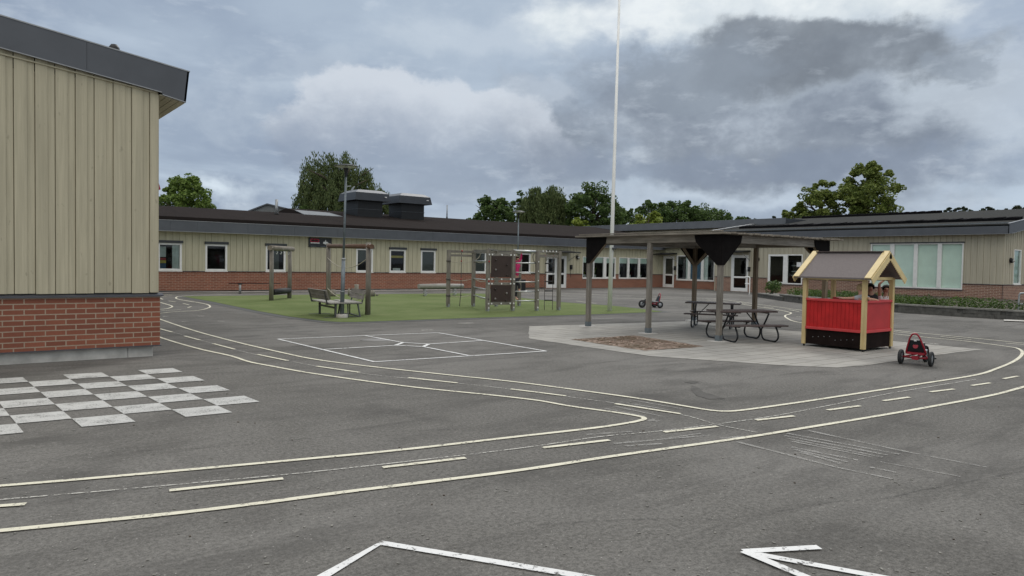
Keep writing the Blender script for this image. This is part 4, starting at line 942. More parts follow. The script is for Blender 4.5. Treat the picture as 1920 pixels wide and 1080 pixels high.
# ------------------------------------------------------------------ trees
def tree(px, ytop, ybot, wpx, dist, mat, label, seed, kind='round', n=9000, leaf=.34, group='trees behind the school', lobes=None, name='broadleaf_tree', subs=((0, 1, 1),)):
    rr = random.Random(seed); base = PR(px, 500, dist); top = PR(px, ytop, dist)[2]; low = PR(px, ybot, dist)[2]; hw = wpx/2/FPX*dist*1.03
    t = thing(name, label, 'tree', (base[0], base[1], 0), group); low = max(2.0, low-1.5)
    H = top-low; cz = (top+low)/2; bx, by = base[0], base[1]
    g = MB(); tip = Vector((bx, by, low+H*.78)); g.tube([(bx, by, 0), (bx+.1, by, low*.7), (bx, by+.1, low+H*.35), tip], [hw*.10+.08, hw*.075+.06, hw*.05, .03], 8)
    limbs = []
    for i in range(11):
        a = rr.uniform(0, 6.28); z0 = low+H*rr.uniform(-.05, .5); l = hw*rr.uniform(.55, .95); e = Vector((bx+math.cos(a)*l, by+math.sin(a)*l, min(top-.8, z0+H*rr.uniform(.15, .38))))
        g.tube([(bx, by, z0), ((bx+e.x)/2, (by+e.y)/2, z0+(e.z-z0)*.6), e], [hw*.035+.03, hw*.022+.02, .015], 5); limbs.append(e)
    g.build('trunk', 'bark', t)
    c = MB(); c.rnd = []
    if kind == 'birch':
        ns = n//70; tw_ = sum(q_[2]*q_[1] for q_ in subs)
        for i in range(ns):
            pick = rr.uniform(0, tw_); 
            for sb in subs:
                pick -= sb[2]*sb[1]
                if pick <= 0: break
            sx_, sh_, sw_ = sb; a = rr.uniform(0, 6.28); q = rr.random()**.55; shp = math.sqrt(max(0, 1-(q*.97)**2)); zt = low+H*sh_*(.34+.66*shp)*(1-.6*rr.random()**1.5)
            x = bx+cy_*sx_*hw+math.cos(a)*hw*sw_*q; y = by-sy_*sx_*hw+math.sin(a)*hw*sw_*q
            ln = rr.uniform(.16, .42)*H; ln = min(ln, zt-low+1.0); dr = rr.uniform(.1, .5); wd3 = rr.uniform(.07, .17)
            for k in range(70):
                u = rr.random(); ww = wd3*(1.5-u); p = Vector((x+math.cos(a)*dr*u+rr.gauss(0, ww), y+math.sin(a)*dr*u+rr.gauss(0, ww), zt-ln*u)); s = leaf*rr.uniform(.5, 1.1)
                av = Vector((rr.uniform(-.4, .4), rr.uniform(-.4, .4), -1)).normalized(); bv = av.cross(Vector((rr.uniform(-1, 1), rr.uniform(-1, 1), .1))).normalized()
                c.face([p-av*s*.6, p-bv*s*.20, p+av*s*.6, p+bv*s*.20]); c.rnd.append(rr.random())
    else:
        nl = int((lobes or 34)*1.6); per = n//nl
        for i in range(nl):
            while True:
                v = Vector((rr.uniform(-1, 1), rr.uniform(-1, 1), rr.uniform(-1, 1)))
                if v.length < 1: break
            v = v*(1.0/max(v.length, .3) if rr.random() < .62 else .9)
            lr = hw*rr.uniform(.11, .27); wz = 1-.25*max(0, v.z)
            ctr = (bx+v.x*(hw-lr)*wz*1.02, by+v.y*(hw-lr)*wz, cz+v.z*(H/2-lr*.8))
            m_ = per
            for k in range(3):
                o = Vector((rr.gauss(0, .5), rr.gauss(0, .5), rr.gauss(0, .35)))*lr
                leaves(c, (ctr[0]+o.x, ctr[1]+o.y, ctr[2]+o.z), (lr*.75, lr*.75, lr*.55), m_//3, leaf, rr)
    c.build('crown', mat, t); return t
tree(345, 326, 398, 88, 62, 'leaf_mid', 'round bright green tree above the brown roof beside the near building', 1, n=15000, leaf=.19, lobes=50)
tree(632, 277, 392, 150, 72, 'leaf_birch', 'big weeping birch tree behind the fan housings', 2, 'birch', n=38000, leaf=.27, name='birch_tree', subs=((-.62, .97, .30), (-.22, .99, .34), (.16, 1.0, .32), (.50, .86, .34), (.74, .66, .26), (0, .72, .75), (-.86, .62, .16)))
tree(712, 352, 392, 34, 76, 'leaf_birch', 'low birch limb crown beside the left fan housing', 12, 'birch', n=6000, leaf=.3, name='birch_tree')
tree(575, 384, 398, 40, 70, 'leaf_dark', 'low dark bush crown below the weeping birch', 22, n=2500, leaf=.25, lobes=10)
tree(922, 366, 420, 86, 88, 'leaf_dark', 'dark spreading tree left of the far lamp post', 3, n=7500, leaf=.32)
tree(982, 358, 425, 70, 96, 'leaf_dark', 'dark tree behind the pointed birches', 32, n=5000, leaf=.32)
tree(1003, 348, 425, 62, 90, 'leaf_birch', 'slender pointed birch behind the far lamp post', 4, 'birch', n=15000, leaf=.32, name='birch_tree')
tree(1036, 347, 425, 62, 91, 'leaf_birch', 'second pointed birch beside the large oak', 5, 'birch', n=15000, leaf=.32, name='birch_tree')
tree(1110, 345, 428, 112, 90, 'leaf_dark', 'large dark oak directly behind the flagpole', 6, n=17000, leaf=.28, lobes=56)
tree(1085, 405, 428, 52, 86, 'leaf_lime', 'small yellow green bush crown left of the flagpole', 7, n=3000, leaf=.28, lobes=12)
tree(1168, 388, 428, 60, 98, 'leaf_dark', 'low dark crown right of the flagpole', 37, n=7000, leaf=.26, lobes=22)
tree(1215, 392, 424, 64, 86, 'leaf_lime', 'yellow green rounded tree right of the flagpole', 8, n=5000, leaf=.28, lobes=18)
tree(1222, 374, 424, 92, 104, 'leaf_dark', 'dark tree rising behind the yellow green tree', 9, n=9500, leaf=.28)
tree(1270, 376, 422, 92, 104, 'leaf_dark', 'broad dark tree over the flat dark roof edge', 10, n=9500, leaf=.28)
tree(1322, 387, 420, 90, 106, 'leaf_dark', 'lower dark tree at the right of the middle grove', 11, n=9500, leaf=.28)
tree(1368, 401, 416, 60, 110, 'leaf_dark', 'last low dark tree of the middle grove', 13, n=4000, leaf=.36, lobes=16)
tree(1536, 336, 412, 84, 72, 'leaf_right', 'left one of the two tall trees behind the right roof', 14, n=14000, leaf=.23, lobes=44)
tree(1478, 388, 410, 56, 73, 'leaf_right', 'low tree left of the two tall trees', 15, n=3000, leaf=.28, lobes=12)
tree(1626, 300, 416, 104, 72, 'leaf_right', 'tallest tree with a round crown behind the right roof', 16, n=24000, leaf=.23, lobes=64)
rr = random.Random(77)
for i, (px, yt, wp) in enumerate([(1400, 408, 10), (1415, 410, 14), (1447, 406, 12), (1700, 401, 16), (1730, 397, 16), (1748, 394, 16), (1766, 392, 12), (1775, 387, 11), (1786, 386, 12), (1798, 385, 18), (1808, 389, 14), (1822, 391, 12), (1838, 391, 14), (1848, 387, 11), (1856, 386, 10), (1870, 385, 13), (1884, 391, 11), (1902, 382, 18), (1916, 388, 14), (612, 386, 8)]):
    if px < 700: continue
    tree(px, yt, 408, wp*1.15, 190, 'leaf_far', 'far small treetop on the horizon behind the right roofs', 100+i, n=700, leaf=.55, lobes=7, group='far treetops on the horizon', name='distant_tree')
# far wooded ridge closing the horizon
rr = random.Random(5); g = MB(); g.rnd = []
for i in range(260):
    az = math.radians(-45+i*.62); d = 300+rr.uniform(-12, 12); hh = rr.uniform(4, 7.5); leaves(g, (math.sin(az)*d, math.cos(az)*d, hh*.5), (4, 4, hh*.55), 46, 1.9, rr)
g.keep = True; tag(g.build('far_wood', 'leaf_far'), 'far low wood along the horizon behind the school', 'wood', kind='stuff')
# ------------------------------------------------------------------ lamp posts, flagpole
def lamp_post(x, y, H, label, lean=0., full=True):
    t = thing('lamp_post', label, 'lamp post', (x, y, 0), 'lamp posts in the school yard'); k = H/4.2
    g = MB(); g.tube([(x, y, .1), (x+lean*.4, y, 1.62*k)], [.062*k, .052*k], 14); g.build('lower_pole', 'galvanised', t)
    g = MB(); g.tube([(x+lean*.4, y, 1.62*k), (x+lean, y, H-.28)], [.034*k, .028*k], 12); g.build('upper_pole', 'galvanised', t)
    g = MB(); g.tube([(x+lean*.4, y, 1.60*k), (x+lean*.4, y, 1.66*k)], .056*k, 14); g.tube([(x, y, .72), (x, y, .75)], .066*k, 14); g.build('collar', 'galv_pale', t)
    cx = x+lean; hd = MB(); r = .33*k; hd.lathe((cx, y, H), [(.001, .045), (r*.5, .038), (r*.96, .004), (r, -.012), (r*.9, -.02)], 26); hd.build('lamp_head', 'dark_grey_metal', t)
    g = MB(); g.lathe((cx, y, H), [(r*.9, -.02), (r*.55, -.05), (r*.2, -.06)], 26); g.build('diffuser', 'lamp_glass', t)
    g = MB(); g.lathe((cx, y, H), [(r*.22, -.055), (.045*k, -.16), (.035*k, -.30)], 14); g.build('neck', 'black_metal', t)
    g = MB(); g.lathe((x, y, 0), [(.17, 0), (.17, .09), (.155, .105), (.05, .11)], 8); g.build('footing', 'concrete_pad', t)
    if full:
        g = MB(); g.bar((cx+.03, y-.01, 3.66), (cx+.14, y-.02, 3.68), .025); g.obox((cx+.19, y-.03, 3.60), (.03, 0, .02), (0, .03, 0), (.03, 0, .06)); g.build('side_sensor', 'galv_pale', t)
    return t
lx, ly = G(641, 596)[:2]
lamp_post(lx, ly, 4.22, 'tall grey lamp post with disc head standing beside the two benches', .08)
lamp_post(20.62, 26.0, 3.95, 'smaller lamp post with disc head rising behind the climbing frame', .0, False)
fp = thing('flagpole', 'tall white tapering flagpole at the edge of the green turf', 'flagpole', (18.34, 17.91, 0))
top = PX(1161.3, 0, 18.34); dy = (top[1]-17.91)/top[2]; zt = 12.
g = MB(); g.tube([(18.34, 17.91, 0), (18.34, 17.91+dy*4, 4), (18.34, 17.91+dy*zt, zt)], [.078, .063, .035], 16); g.build('pole', 'white_paint', fp)
g = MB(); g.ball((18.34, 17.91+dy*zt, zt+.06), .07); g.build('finial', 'yellow_paint', fp)
g = MB(); q = PX(1150, 466, 18.3); g.tube([(18.27, q[1], q[2]-.02), (18.25, q[1], q[2]+.02), (18.27, q[1]-.08, q[2]-.12)], .012, 6); g.tube([(18.34, q[1], q[2]-.03), (18.34, q[1], q[2]+.03)], .074, 12); g.build('halyard_cleat', 'dark_grey_metal', fp)
# ------------------------------------------------------------------ pergola
PXa, PXb, PYs = 13.15, 17.45, (9.57, 11.56, 13.60)
pg = thing('pergola', 'weathered wooden pergola with slatted roof and black corner plates over the picnic tables', 'pergola', (15.3, 11.6, 0))
pd = MB(); ps = .052
for X in (PXa, PXb):
    for Y in PYs:
        g = MB(); g.box((X-ps, Y-ps, .10), (X+ps, Y+ps, 2.14)); po = g.build('post', 'wood_grey' if X == PXa else 'wood_brown', pg, .006)
        g = MB(); g.box((X-ps-.006, Y-ps-.006, .0), (X+ps+.006, Y+ps+.006, .13)); g.build('steel_shoe', 'galvanised', po)
        pd.lathe((X, Y, 0), [(.24, 0), (.24, .012), (.001, .0125)], 18)
struct('post_footings', pd, 'concrete_pad')
for X in (PXa, PXb):
    g = MB(); g.box((X-.045, PYs[0]-.06, 2.14), (X+.045, PYs[2]+.06, 2.305)); g.build('beam', 'wood_grey_y', pg, .006)
for Y in PYs:
    g = MB(); g.box((PXa+.047, Y-.045, 2.13), (PXb-.047, Y+.045, 2.30)); g.build('beam', 'wood_grey_x', pg, .006)
g = MB(); x = PXa-.17; rp = random.Random(9); i = 0
while x < PXb+.30:
    wd2 = rp.uniform(.105, .13); e = rp.uniform(-.05, .05); z = 2.306+rp.uniform(0, .016)
    g.box((x, PYs[0]-.22+e, z), (x+wd2, PYs[2]+.36+rp.uniform(-.04, .04), z+.036)); x += wd2+rp.uniform(.014, .026); i += 1
g.build('roof_slats', 'wood_grey_y', pg, .004)
g = MB(); g.box((PXa-.16, PYs[0]-.1, 2.36), (PXa-.06, PYs[2]+.25, 2.385)); g.build('edge_batten', 'wood_grey_y', pg)
def gusset_x(Y, X, s, outward):       # plate on plane y=Y, running along x from the post by s
    g = MB(); g.prism([(X-.06*s, Y, 2.30), (X+.66*s, Y, 2.30), (X+.62*s, Y, 2.14), (X+.05*s, Y, 1.64), (X-.06*s, Y, 1.64)], (0, .012*outward, 0)); return g
def gusset_y(X, Y, s, outward):
    g = MB(); g.prism([(X, Y-.06*s, 2.30), (X, Y+.66*s, 2.30), (X, Y+.62*s, 2.14), (X, Y+.05*s, 1.64), (X, Y-.06*s, 1.64)], (.012*outward, 0, 0)); return g
br_ = lambda p, q: MB().bar(p, q, .07, .05).build('brace', 'wood_brown', pg)
for X, sx in ((PXa, 1), (PXb, -1)):
    for Y, sy in ((PYs[0], 1), (PYs[2], -1)):
        gusset_x(Y-sy*.056, X, sx, -sy).build('corner_plate', 'ply_black', pg); gusset_y(X-sx*.056, Y, sy, -sx).build('corner_plate', 'ply_black', pg)
        br_((X+sx*.05, Y, 1.66), (X+sx*.55, Y, 2.14)); br_((X, Y+sy*.05, 1.66), (X, Y+sy*.55, 2.14))
# ------------------------------------------------------------------ picnic tables (local, length along x)
def picnic(loc, rz, label):
    t = thing('picnic_table', label, 'picnic table', loc, 'picnic tables under the pergola')
    def lb(mb, name, mat, par=t, bevel=.004):
        me_par = par; loc_ = wloc(me_par); mb.v = [(v[0]+loc_.x, v[1]+loc_.y, v[2]+loc_.z) for v in mb.v]; return mb.build(name, mat, par, bevel)
    Ln = .70
    g = MB(); 
    for i in range(4): g.box((-Ln, -.30+i*.152, .625), (Ln, -.30+i*.152+.144, .66))
    lb(g, 'table_top', 'plank_dark')
    for s in (-1, 1):
        g = MB(); 
        for i in range(2): g.box((-Ln*.96, s*.62-.125+i*.128, .355), (Ln*.96, s*.62-.125+i*.128+.120, .385))
        lb(g, 'bench_seat', 'plank_dark')
    for fx in (-.48, .48):
        g = MB()
        for s in (-1, 1):
            # one bent tube per side: from the table top down to a loop under the bench
            pts = [(fx, s*.30, .61), (fx, s*.20, .46), (fx, s*.10, .33), (fx, s*.03, .24), (fx, s*.03, .15), (fx, s*.07, .07), (fx, s*.15, .025), (fx, s*.30, .018), (fx, s*.50, .018), (fx, s*.60, .04), (fx, s*.67, .11), (fx, s*.66, .21), (fx, s*.58, .33)]
            pts = [tuple(p) for p in spline(pts, 3)]; g.tube(pts, .019, 8)
            g.bar((fx, s*.50, .345), (fx, s*.74, .345), .04, .02)
        g.bar((fx, -.28, .612), (fx, .28, .612), .04, .025)
        lb(g, 'leg_frame', 'steel_black', t, 0)
    g = MB(); g.tube([(-.46, 0, .24), (-.12, 0, .61)], .012, 6); g.tube([(.46, 0, .24), (.12, 0, .61)], .012, 6); lb(g, 'diagonal_brace', 'steel_black', t, 0)
    t.rotation_euler = (0, 0, rz); return t
pt = picnic((13.86, 9.50, 0), math.radians(-25), 'near picnic table with dark planks and looped black legs')
copy_tree(pt, (16.15, 11.95, 0), 'far picnic table seen edge on behind the nearer one', math.radians(-59))
# ------------------------------------------------------------------ playhouse
hx0, hx1, hy0, hy1 = 14.05, 15.17, 6.89, 8.12
ph = thing('playhouse', 'small red and yellow market stall playhouse with grey pitched roof on the paving', 'playhouse', (14.6, 7.5, 0))
for X in (hx0, hx1):
    for Y in (hy0, hy1): 
        g = MB(); g.box((X-.04, Y-.04, .05), (X+.04, Y+.04, 1.44)); po = g.build('corner_post', 'yellow_wood', ph, .004); q = MB(); q.tube([(X, Y, 0), (X, Y, .05)], .02, 8); q.build('foot', 'black_metal', po)
m_in = .042
g = MB(); g.box((hx0-.01, hy0+m_in, .06), (hx0+.01, hy1-m_in, .37)); g.box((hx0+m_in, hy0-.01, .06), (hx1-m_in, hy0+.01, .37)); g.box((hx1-.01, hy0+m_in, .06), (hx1+.01, hy1-m_in, .37)); g.box((hx0+m_in, hy1-.01, .06), (hx1-m_in, hy1+.01, .37)); g.build('skirt_panel', 'skirt_brown', ph)
g = MB()
for y_ in np.linspace(hy0+.2, hy1-.2, 8): g.tube([(hx0-.011, y_, .17+.08*((y_*7) % 1)), (hx0-.016, y_, .17+.08*((y_*7) % 1))], .007, 6)
g.build('screw_heads', 'galv_pale', ph)
g = MB(); g2 = MB(); y = hy0+m_in
n = 14; pw_ = (hy1-hy0-2*m_in)/n
for i in range(n): 
    g.box((hx0-.016, y+.003, .42), (hx0+.008, y+pw_-.003, .95)); g2.box((hx1-.008, y+.003, .42), (hx1+.016, y+pw_-.003, .95)); y += pw_
g.box((hx0+.0085, hy0+m_in, .42), (hx0+.014, hy1-m_in, .95)); g.build('plank_wall', 'red_paint', ph); g2.box((hx1-.014, hy0+m_in, .42), (hx1-.0085, hy1-m_in, .95)); g2.build('plank_wall', 'red_paint', ph)
for ya_ in (hy0, hy1): g = MB(); g.box((hx0+m_in, ya_-.011, .42), (hx1-m_in, ya_+.011, .95)); g.build('end_panel', 'red_smooth', ph)
g = MB(); g.box((hx0-.05, hy0+m_in, .95), (hx0+.10, hy1-m_in, 1.0)); g.box((hx0+.102, hy0-.045, .95), (hx1-.102, hy0+.08, 1.0)); g.box((hx0+m_in, hy0-.045, .951), (hx0+.102, hy0+m_in-.002, .999)); g.box((hx1-.102, hy0-.045, .951), (hx1-m_in, hy0+m_in-.002, .999)); g.box((hx1-.10, hy0+m_in, .95), (hx1+.05, hy1-m_in, 1.0)); g.build('counter', 'red_light', ph, .008)
g = MB(); g.box((hx0-.05, hy0+m_in, .365), (hx0+.02, hy1-m_in, .42)); g.box((hx0+m_in, hy0-.045, .365), (hx1-m_in, hy0+.02, .42)); g.build('lower_rail', 'red_light', ph, .008)
g = MB(); g.box((hx0+.02, hy0+.02, .36), (hx1-.02, hy1-.02, .38)); g.build('floor', 'plank_dark', ph)
ex0, ex1, rx, ez, rz_ = 13.90, 15.32, 14.61, 1.44, 1.95; ry0, ry1 = 6.70, 8.30
g = MB()
for ex in (ex0, ex1): g.prism([(ex, ry0, ez), (rx, ry0, rz_), (rx, ry0, rz_-.03), (ex, ry0, ez-.03)], (0, ry1-ry0, 0))
g.build('roof', 'roof_felt_house', ph); g = MB(); g.bar((rx, ry0+.1, rz_+.01), (rx, ry1-.1, rz_+.01), .12, .02); g.build('ridge_cap', 'plank_dark', ph)
g = MB(); g.box((hx0+.042, hy0-.03, 1.40), (hx1-.042, hy0+.03, 1.455)); g.box((hx0+.042, hy1-.03, 1.40), (hx1-.042, hy1+.03, 1.455))
for X in (hx0, hx1): g.box((X-.03, hy0+.042, 1.38), (X+.03, hy1-.042, 1.43))
g.build('tie_beam', 'yellow_paint', ph)
def barge(ya, sgn):
    g = MB()
    for ex, s in ((ex0, 1), (ex1, -1)):
        d = Vector((rx-ex, 0, rz_-ez)); Ld = d.length; d.normalize(); nrm = Vector((-d.z*s, 0, d.x*s)) * 1.0
        if nrm.z < 0: nrm = -nrm
        b0 = Vector((ex, ya, ez)); g.obox(b0+d*Ld/2+nrm*.012, d*(Ld/2+.02), (0, .062, 0), nrm*.011)       # flat cap board on the roof edge
        # scalloped outer board
        pts = [b0-d*.03+nrm*.0, b0+d*Ld+nrm*.0]; k = 15; low = []
        for i in range(k*4+1):
            u = i/(k*4); w_ = .105+.03*abs(math.sin(u*k*math.pi)); low.append(b0-d*.03+d*(Ld+.02)*u-nrm*w_)
        poly = [pts[0]+Vector((0, sgn*.066, 0)), *[q+Vector((0, sgn*.066, 0)) for q in low], pts[1]+Vector((0, sgn*.066, 0))]
        g.prism(poly, (0, sgn*.016, 0))
    return g.build('bargeboard', 'yellow_paint', ph)
barge(ry0+.06, -1); barge(ry1-.06, 1)
# ------------------------------------------------------------------ tricycles (local, forward +y)
def trike(loc, rz, label, s=1.):
    t = thing('tricycle', label, 'tricycle', loc, 'red pedal tricycles in the yard')
    def lb(mb, name, mat, par=None, bevel=0.):
        par = par or t; o = wloc(par); mb.v = [(v[0]*s+o.x, v[1]*s+o.y, v[2]*s+o.z) for v in mb.v]; return mb.build(name, mat, par, bevel)
    def wheel(x, y, r, w_):
        g = MB(); g.lathe((x-w_/2, y, r), [(r*.62, 0), (r*.92, 0), (r, w_*.25), (r, w_*.75), (r*.92, w_), (r*.62, w_)], 24, 'x'); wh = lb(g, 'wheel', 'rubber')
        g = MB(); g.lathe((x-w_*.35, y, r), [(.001, 0), (r*.2, -.004), (r*.3, .0), (r*.64, .004), (r*.64, w_*.66), (r*.3, w_*.7), (.001, w_*.72)], 20, 'x'); lb(g, 'rim', 'rim', wh); return wh
    R = .125; wheel(-.23, 0, R, .05); wheel(.23, 0, R, .05); wheel(0, .62, .145, .05)
    g = MB(); g.tube([(-.2, 0, R), (.2, 0, R)], .016, 8); g.tube([(0, 0, R), (0, .30, .15), (0, .48, .21)], .022, 8); g.obox((0, -.01, R+.0), (.05, 0, 0), (0, .05, 0), (0, 0, .03))
    g.tube([(-.20, .02, R), (-.03, .22, .17)], .014, 6); g.tube([(.20, .02, R), (.03, .22, .17)], .014, 6); g.obox((0, .03, .20), (.13, 0, 0), (0, .08, 0), (0, 0, .018)); lb(g, 'frame', 'trike_red')
    g = MB(); fork = [(-.04, .62, .145), (-.045, .55, .27), (0, .50, .30), (.045, .55, .27), (.04, .62, .145)]; g.tube(fork, .013, 8); g.tube([(0, .50, .20), (0, .49, .33)], .02, 8); g.tube([(0, .50, .30), (0, .50, .34)], .012, 8); lb(g, 'fork', 'black_metal')
    g = MB(); g.tube([(-.03, .62, .145), (-.075, .62, .145), (-.08, .62, .215), (-.15, .62, .215)], .008, 6); g.tube([(.03, .62, .145), (.075, .62, .145), (.08, .62, .075), (.15, .62, .075)], .008, 6)
    g.obox((-.12, .62, .215), (.045, 0, 0), (0, .03, 0), (0, 0, .012)); g.obox((.12, .62, .075), (.045, 0, 0), (0, .03, 0), (0, 0, .012)); lb(g, 'pedal', 'black_metal')
    g = MB(); g.obox((0, .12, .235), (.12, 0, 0), (0, .12, .01), (0, 0, .014)); lb(g, 'seat', 'galv_pale', None, .006)
    g = MB(); g.prism([(-.145, .0, .215), (.145, .0, .215), (.085, -.07, .43), (-.085, -.07, .43)], (0, .012, .004)); bk = lb(g, 'seat_back', 'sign_black')
    g = MB(); g.tube([(.0, -.045, .325), (.0, -.049, .326)], .042, 14); lb(g, 'round_emblem', 'trike_red', bk); g = MB(); g.obox((0, -.076, .42), (.02, 0, 0), (0, .003, 0), (0, 0, .01)); lb(g, 'small_plate', 'paper_white', bk)
    hp = [(-.13, .0, .19), (-.15, -.005, .215), (-.088, -.085, .43), (-.055, -.10, .50), (-.03, -.108, .528), (0, -.11, .536), (.03, -.108, .528), (.055, -.10, .50), (.088, -.085, .43), (.15, -.005, .215), (.13, .0, .19)]
    g = MB(); g.tube([tuple(p) for p in spline(hp, 3)], .014, 8); lb(g, 'back_hoop', 'trike_red')
    t.rotation_euler = (0, 0, rz); return t
ax = (G(1689.5, 682)+G(1744.5, 687))/2; az_ = math.atan2(.65, .16)
t1 = trike((ax[0], ax[1], 0), -math.radians(81), 'red tricycle with black seat back seen from behind beside the playhouse', 1.0)
r2_ = G(1232, 577); f2_ = G(1201, 577); dv = f2_-r2_
t2 = trike((r2_[0], r2_[1], 0), math.atan2(dv[1], dv[0])-math.pi/2, 'red tricycle seen from the side at the tip of the green turf', 1.02)
# ------------------------------------------------------------------ benches at the lamp post
def bench(loc, rz, label, Ln=1.5, skids=True):
    t = thing('park_bench', label, 'bench', loc, 'benches around the tall lamp post')
    def lb(mb, name, mat, bevel=0.): o = wloc(t); mb.v = [(v[0]+o.x, v[1]+o.y, v[2]+o.z) for v in mb.v]; return mb.build(name, mat, t, bevel)
    g = MB(); 
    for i in range(3): g.box((-Ln/2, -.22+i*.155, .40), (Ln/2, -.22+i*.155+.145, .435))
    lb(g, 'seat', 'wood_pale', .004)
    g = MB()
    for i in range(2): g.obox((0, .27+.04*i, .565+.140*i), (Ln/2, 0, 0), (0, .018, -.004), (0, .018, .064))
    lb(g, 'backrest', 'wood_grey_x', .004)
    for sx in (-1, 1):
        x = sx*(Ln/2-.14); g = MB(); 
        if skids:
            g.bar((x, -.28, .012), (x, .34, .012), .05, .02); g.bar((x, .02, .02), (x, .02, .385), .055, .055)
        else:
            g.bar((x-sx*.02, -.12, .02), (x-sx*.16, -.10, .385), .035, .03); g.bar((x-sx*.02, .22, .02), (x-sx*.16, .18, .385), .035, .03); g.bar((x, -.14, .016), (x, .24, .016), .035, .03)
        g.bar((x, -.22, .388), (x, .27, .388), .04, .022); g.bar((x, .26, .40), (x, .345, .765), .045, .03, (0, 1, 0)); lb(g, 'leg_frame', 'steel_grey')
    g = MB()
    if skids: g.bar((-Ln/2+.14, .02, .28), (Ln/2-.14, .02, .28), .03, .05)
    else: g.bar((-Ln/2+.16, -.12, .018), (Ln/2-.16, -.12, .018), .035, .03); g.bar((-Ln/2+.16, .22, .018), (Ln/2-.16, .22, .018), .035, .03)
    lb(g, 'stretcher', 'steel_grey')
    t.rotation_euler = (0, 0, rz); return t
# left bench: skid centres measured on the ground; back is on its left (-x) side
pA = (G(575.4, 589.6)+G(611.5, 589.6))/2; pB = (G(603, 596)+G(634, 596))/2
bench((8.68, 19.66, 0), math.radians(83), 'left wooden bench seen from behind its dark slatted back beside the tall lamp post', 1.8)
bench((9.20, 19.50, 0), math.radians(258), 'right wooden bench with pale slatted back and slanted leg frame', 1.55, False)
# ------------------------------------------------------------------ log frames
def post_log(g, x, y, z, r): g.tube([(x, y, 0), (x+.01, y, z*.5), (x, y, z)], [r*1.08, r, r*.94], 12)
a, b = G(508.5, 564), G(542.5, 559.5)
t = thing('roller_frame', 'grey log frame with hooks on its beam and a dark roller near the ground', 'play equipment', (a[0], a[1], 0))
for p in (a, b): g = MB(); post_log(g, p[0], p[1], 2.02, .082); g.build('post', 'wood_grey', t)
g = MB(); d = (b-a)/np.linalg.norm(b-a); e0, e1 = a-d*.18, b+d*.35; g.tube([(e0[0], e0[1], 2.03), (e1[0], e1[1], 2.03)], .10, 12); g.build('top_beam', 'wood_grey_y', t)
g = MB(); e0, e1 = a+d*.1, b-d*.05; g.tube([(e0[0], e0[1], .33), (e1[0], e1[1], .33)], .12, 14); g.build('roller', 'rubber', t)
for k in range(4):
    g = MB(); p = a+(b-a)*(.28+.22*k); g.tube([(p[0], p[1], 1.94), (p[0]+.03, p[1], 1.86), (p[0], p[1], 1.80), (p[0]-.03, p[1], 1.84)], .012, 6); g.build('hook', 'bolt_white', t)
a, b = G(615, 572), G(689.4, 590.6)
t = thing('rope_frame', 'tall log frame with red brown crossbeam and sagging ropes behind the benches', 'play equipment', (a[0], a[1], 0))
g = MB(); post_log(g, a[0], a[1], 2.2, .08); g.build('post', 'wood_grey', t); g = MB(); post_log(g, b[0], b[1], 2.14, .075); g.build('post', 'wood_grey', t)
d = (b-a)/np.linalg.norm(b-a); g = MB(); g.tube([(*(a+d*.05)[:2], 2.10), (*(b+d*.35)[:2], 2.02)], .07, 12); g.build('crossbeam', 'wood_redbrown_x', t)
for z0, z1, sag in ((1.70, 1.66, .32), (.62, .55, .25)):
    g = MB(); pts = []
    for i in range(15): u = i/14; p = a+(b-a)*u; pts.append((p[0]-.05, p[1], z0+(z1-z0)*u-sag*4*u*(1-u)*(1.0))) 
    g.tube(pts, .012, 6); g.build('rope', 'rope', t)
# ------------------------------------------------------------------ climbing frame
tt_ = [(840, 576), (887, 575), (914, 584), (961, 583), (1006, 583), (1047, 582), (930, 575), (973, 574)]
cp_ = [G(*q) for q in tt_]
cf = thing('climbing_frame', 'dark wooden climbing frame with brown climbing panels, ladders and ropes on the turf', 'climbing frame', (cp_[2][0], cp_[2][1], 0))
Ht = 2.05; posts = []
for i, p in enumerate(cp_):
    g = MB(); g.box((p[0]-.055, p[1]-.055, .06), (p[0]+.055, p[1]+.055, Ht)); po = g.build('post', 'wood_grey', cf, .004); g = MB(); g.box((p[0]-.035, p[1]-.06, 0), (p[0]+.035, p[1]+.06, .12)); g.build('steel_foot', 'galv_pale', po)
    posts.append(Vector((p[0], p[1], 0)))
def vz(p, z): return (p[0], p[1], z)
def hb(a, b, z, w_=.09, mat='wood_grey_x', nm='rail'):
    g = MB(); d = (b-a).normalized()*.06; g.bar(vz(a-d, z), vz(b+d, z), .05, w_); return g.build(nm, mat, cf)
def bolts(a, b, z, ts, r=.028):
    g = MB(); d = (b-a).normalized(); nn = Vector((d.y, -d.x, 0)); nn = nn if nn.dot(Vector((-a.x, -a.y, 0))) > 0 else -nn
    for u in ts: c = a+(b-a)*u+nn*.06; g.tube([vz(c, z), vz(c+nn*.012, z)], r, 8)
    return g.build('bolt_caps', 'bolt_white', cf)
P = posts; up_ = Vector((0, 0, 1))
hb(P[0], P[1], Ht-.06); hb(P[1], P[2], Ht-.05); hb(P[0], P[1], Ht-.20, .08); hb(P[1], P[6], Ht-.05); hb(P[2], P[6], Ht+.01, .05); hb(P[3], P[7], Ht-.05); hb(P[6], P[7], Ht-.05); hb(P[4], P[5], Ht-.18, .10); hb(P[4], P[5], Ht-.03, .07)
bolts(P[4], P[5], Ht-.01, (.2, .35, .5, .65, .8), .025)
g = MB(); g.tube([vz(P[3], Ht-.02), vz(P[4], Ht-.04)], .04, 8); g.build('top_tube', 'alu_tube', cf)
for z in (1.88, 1.07, .92, .26): hb(P[2], P[3], z, .075 if z > .3 else .09); bolts(P[2], P[3], z, (.0, .12, .5, .86, 1.0))
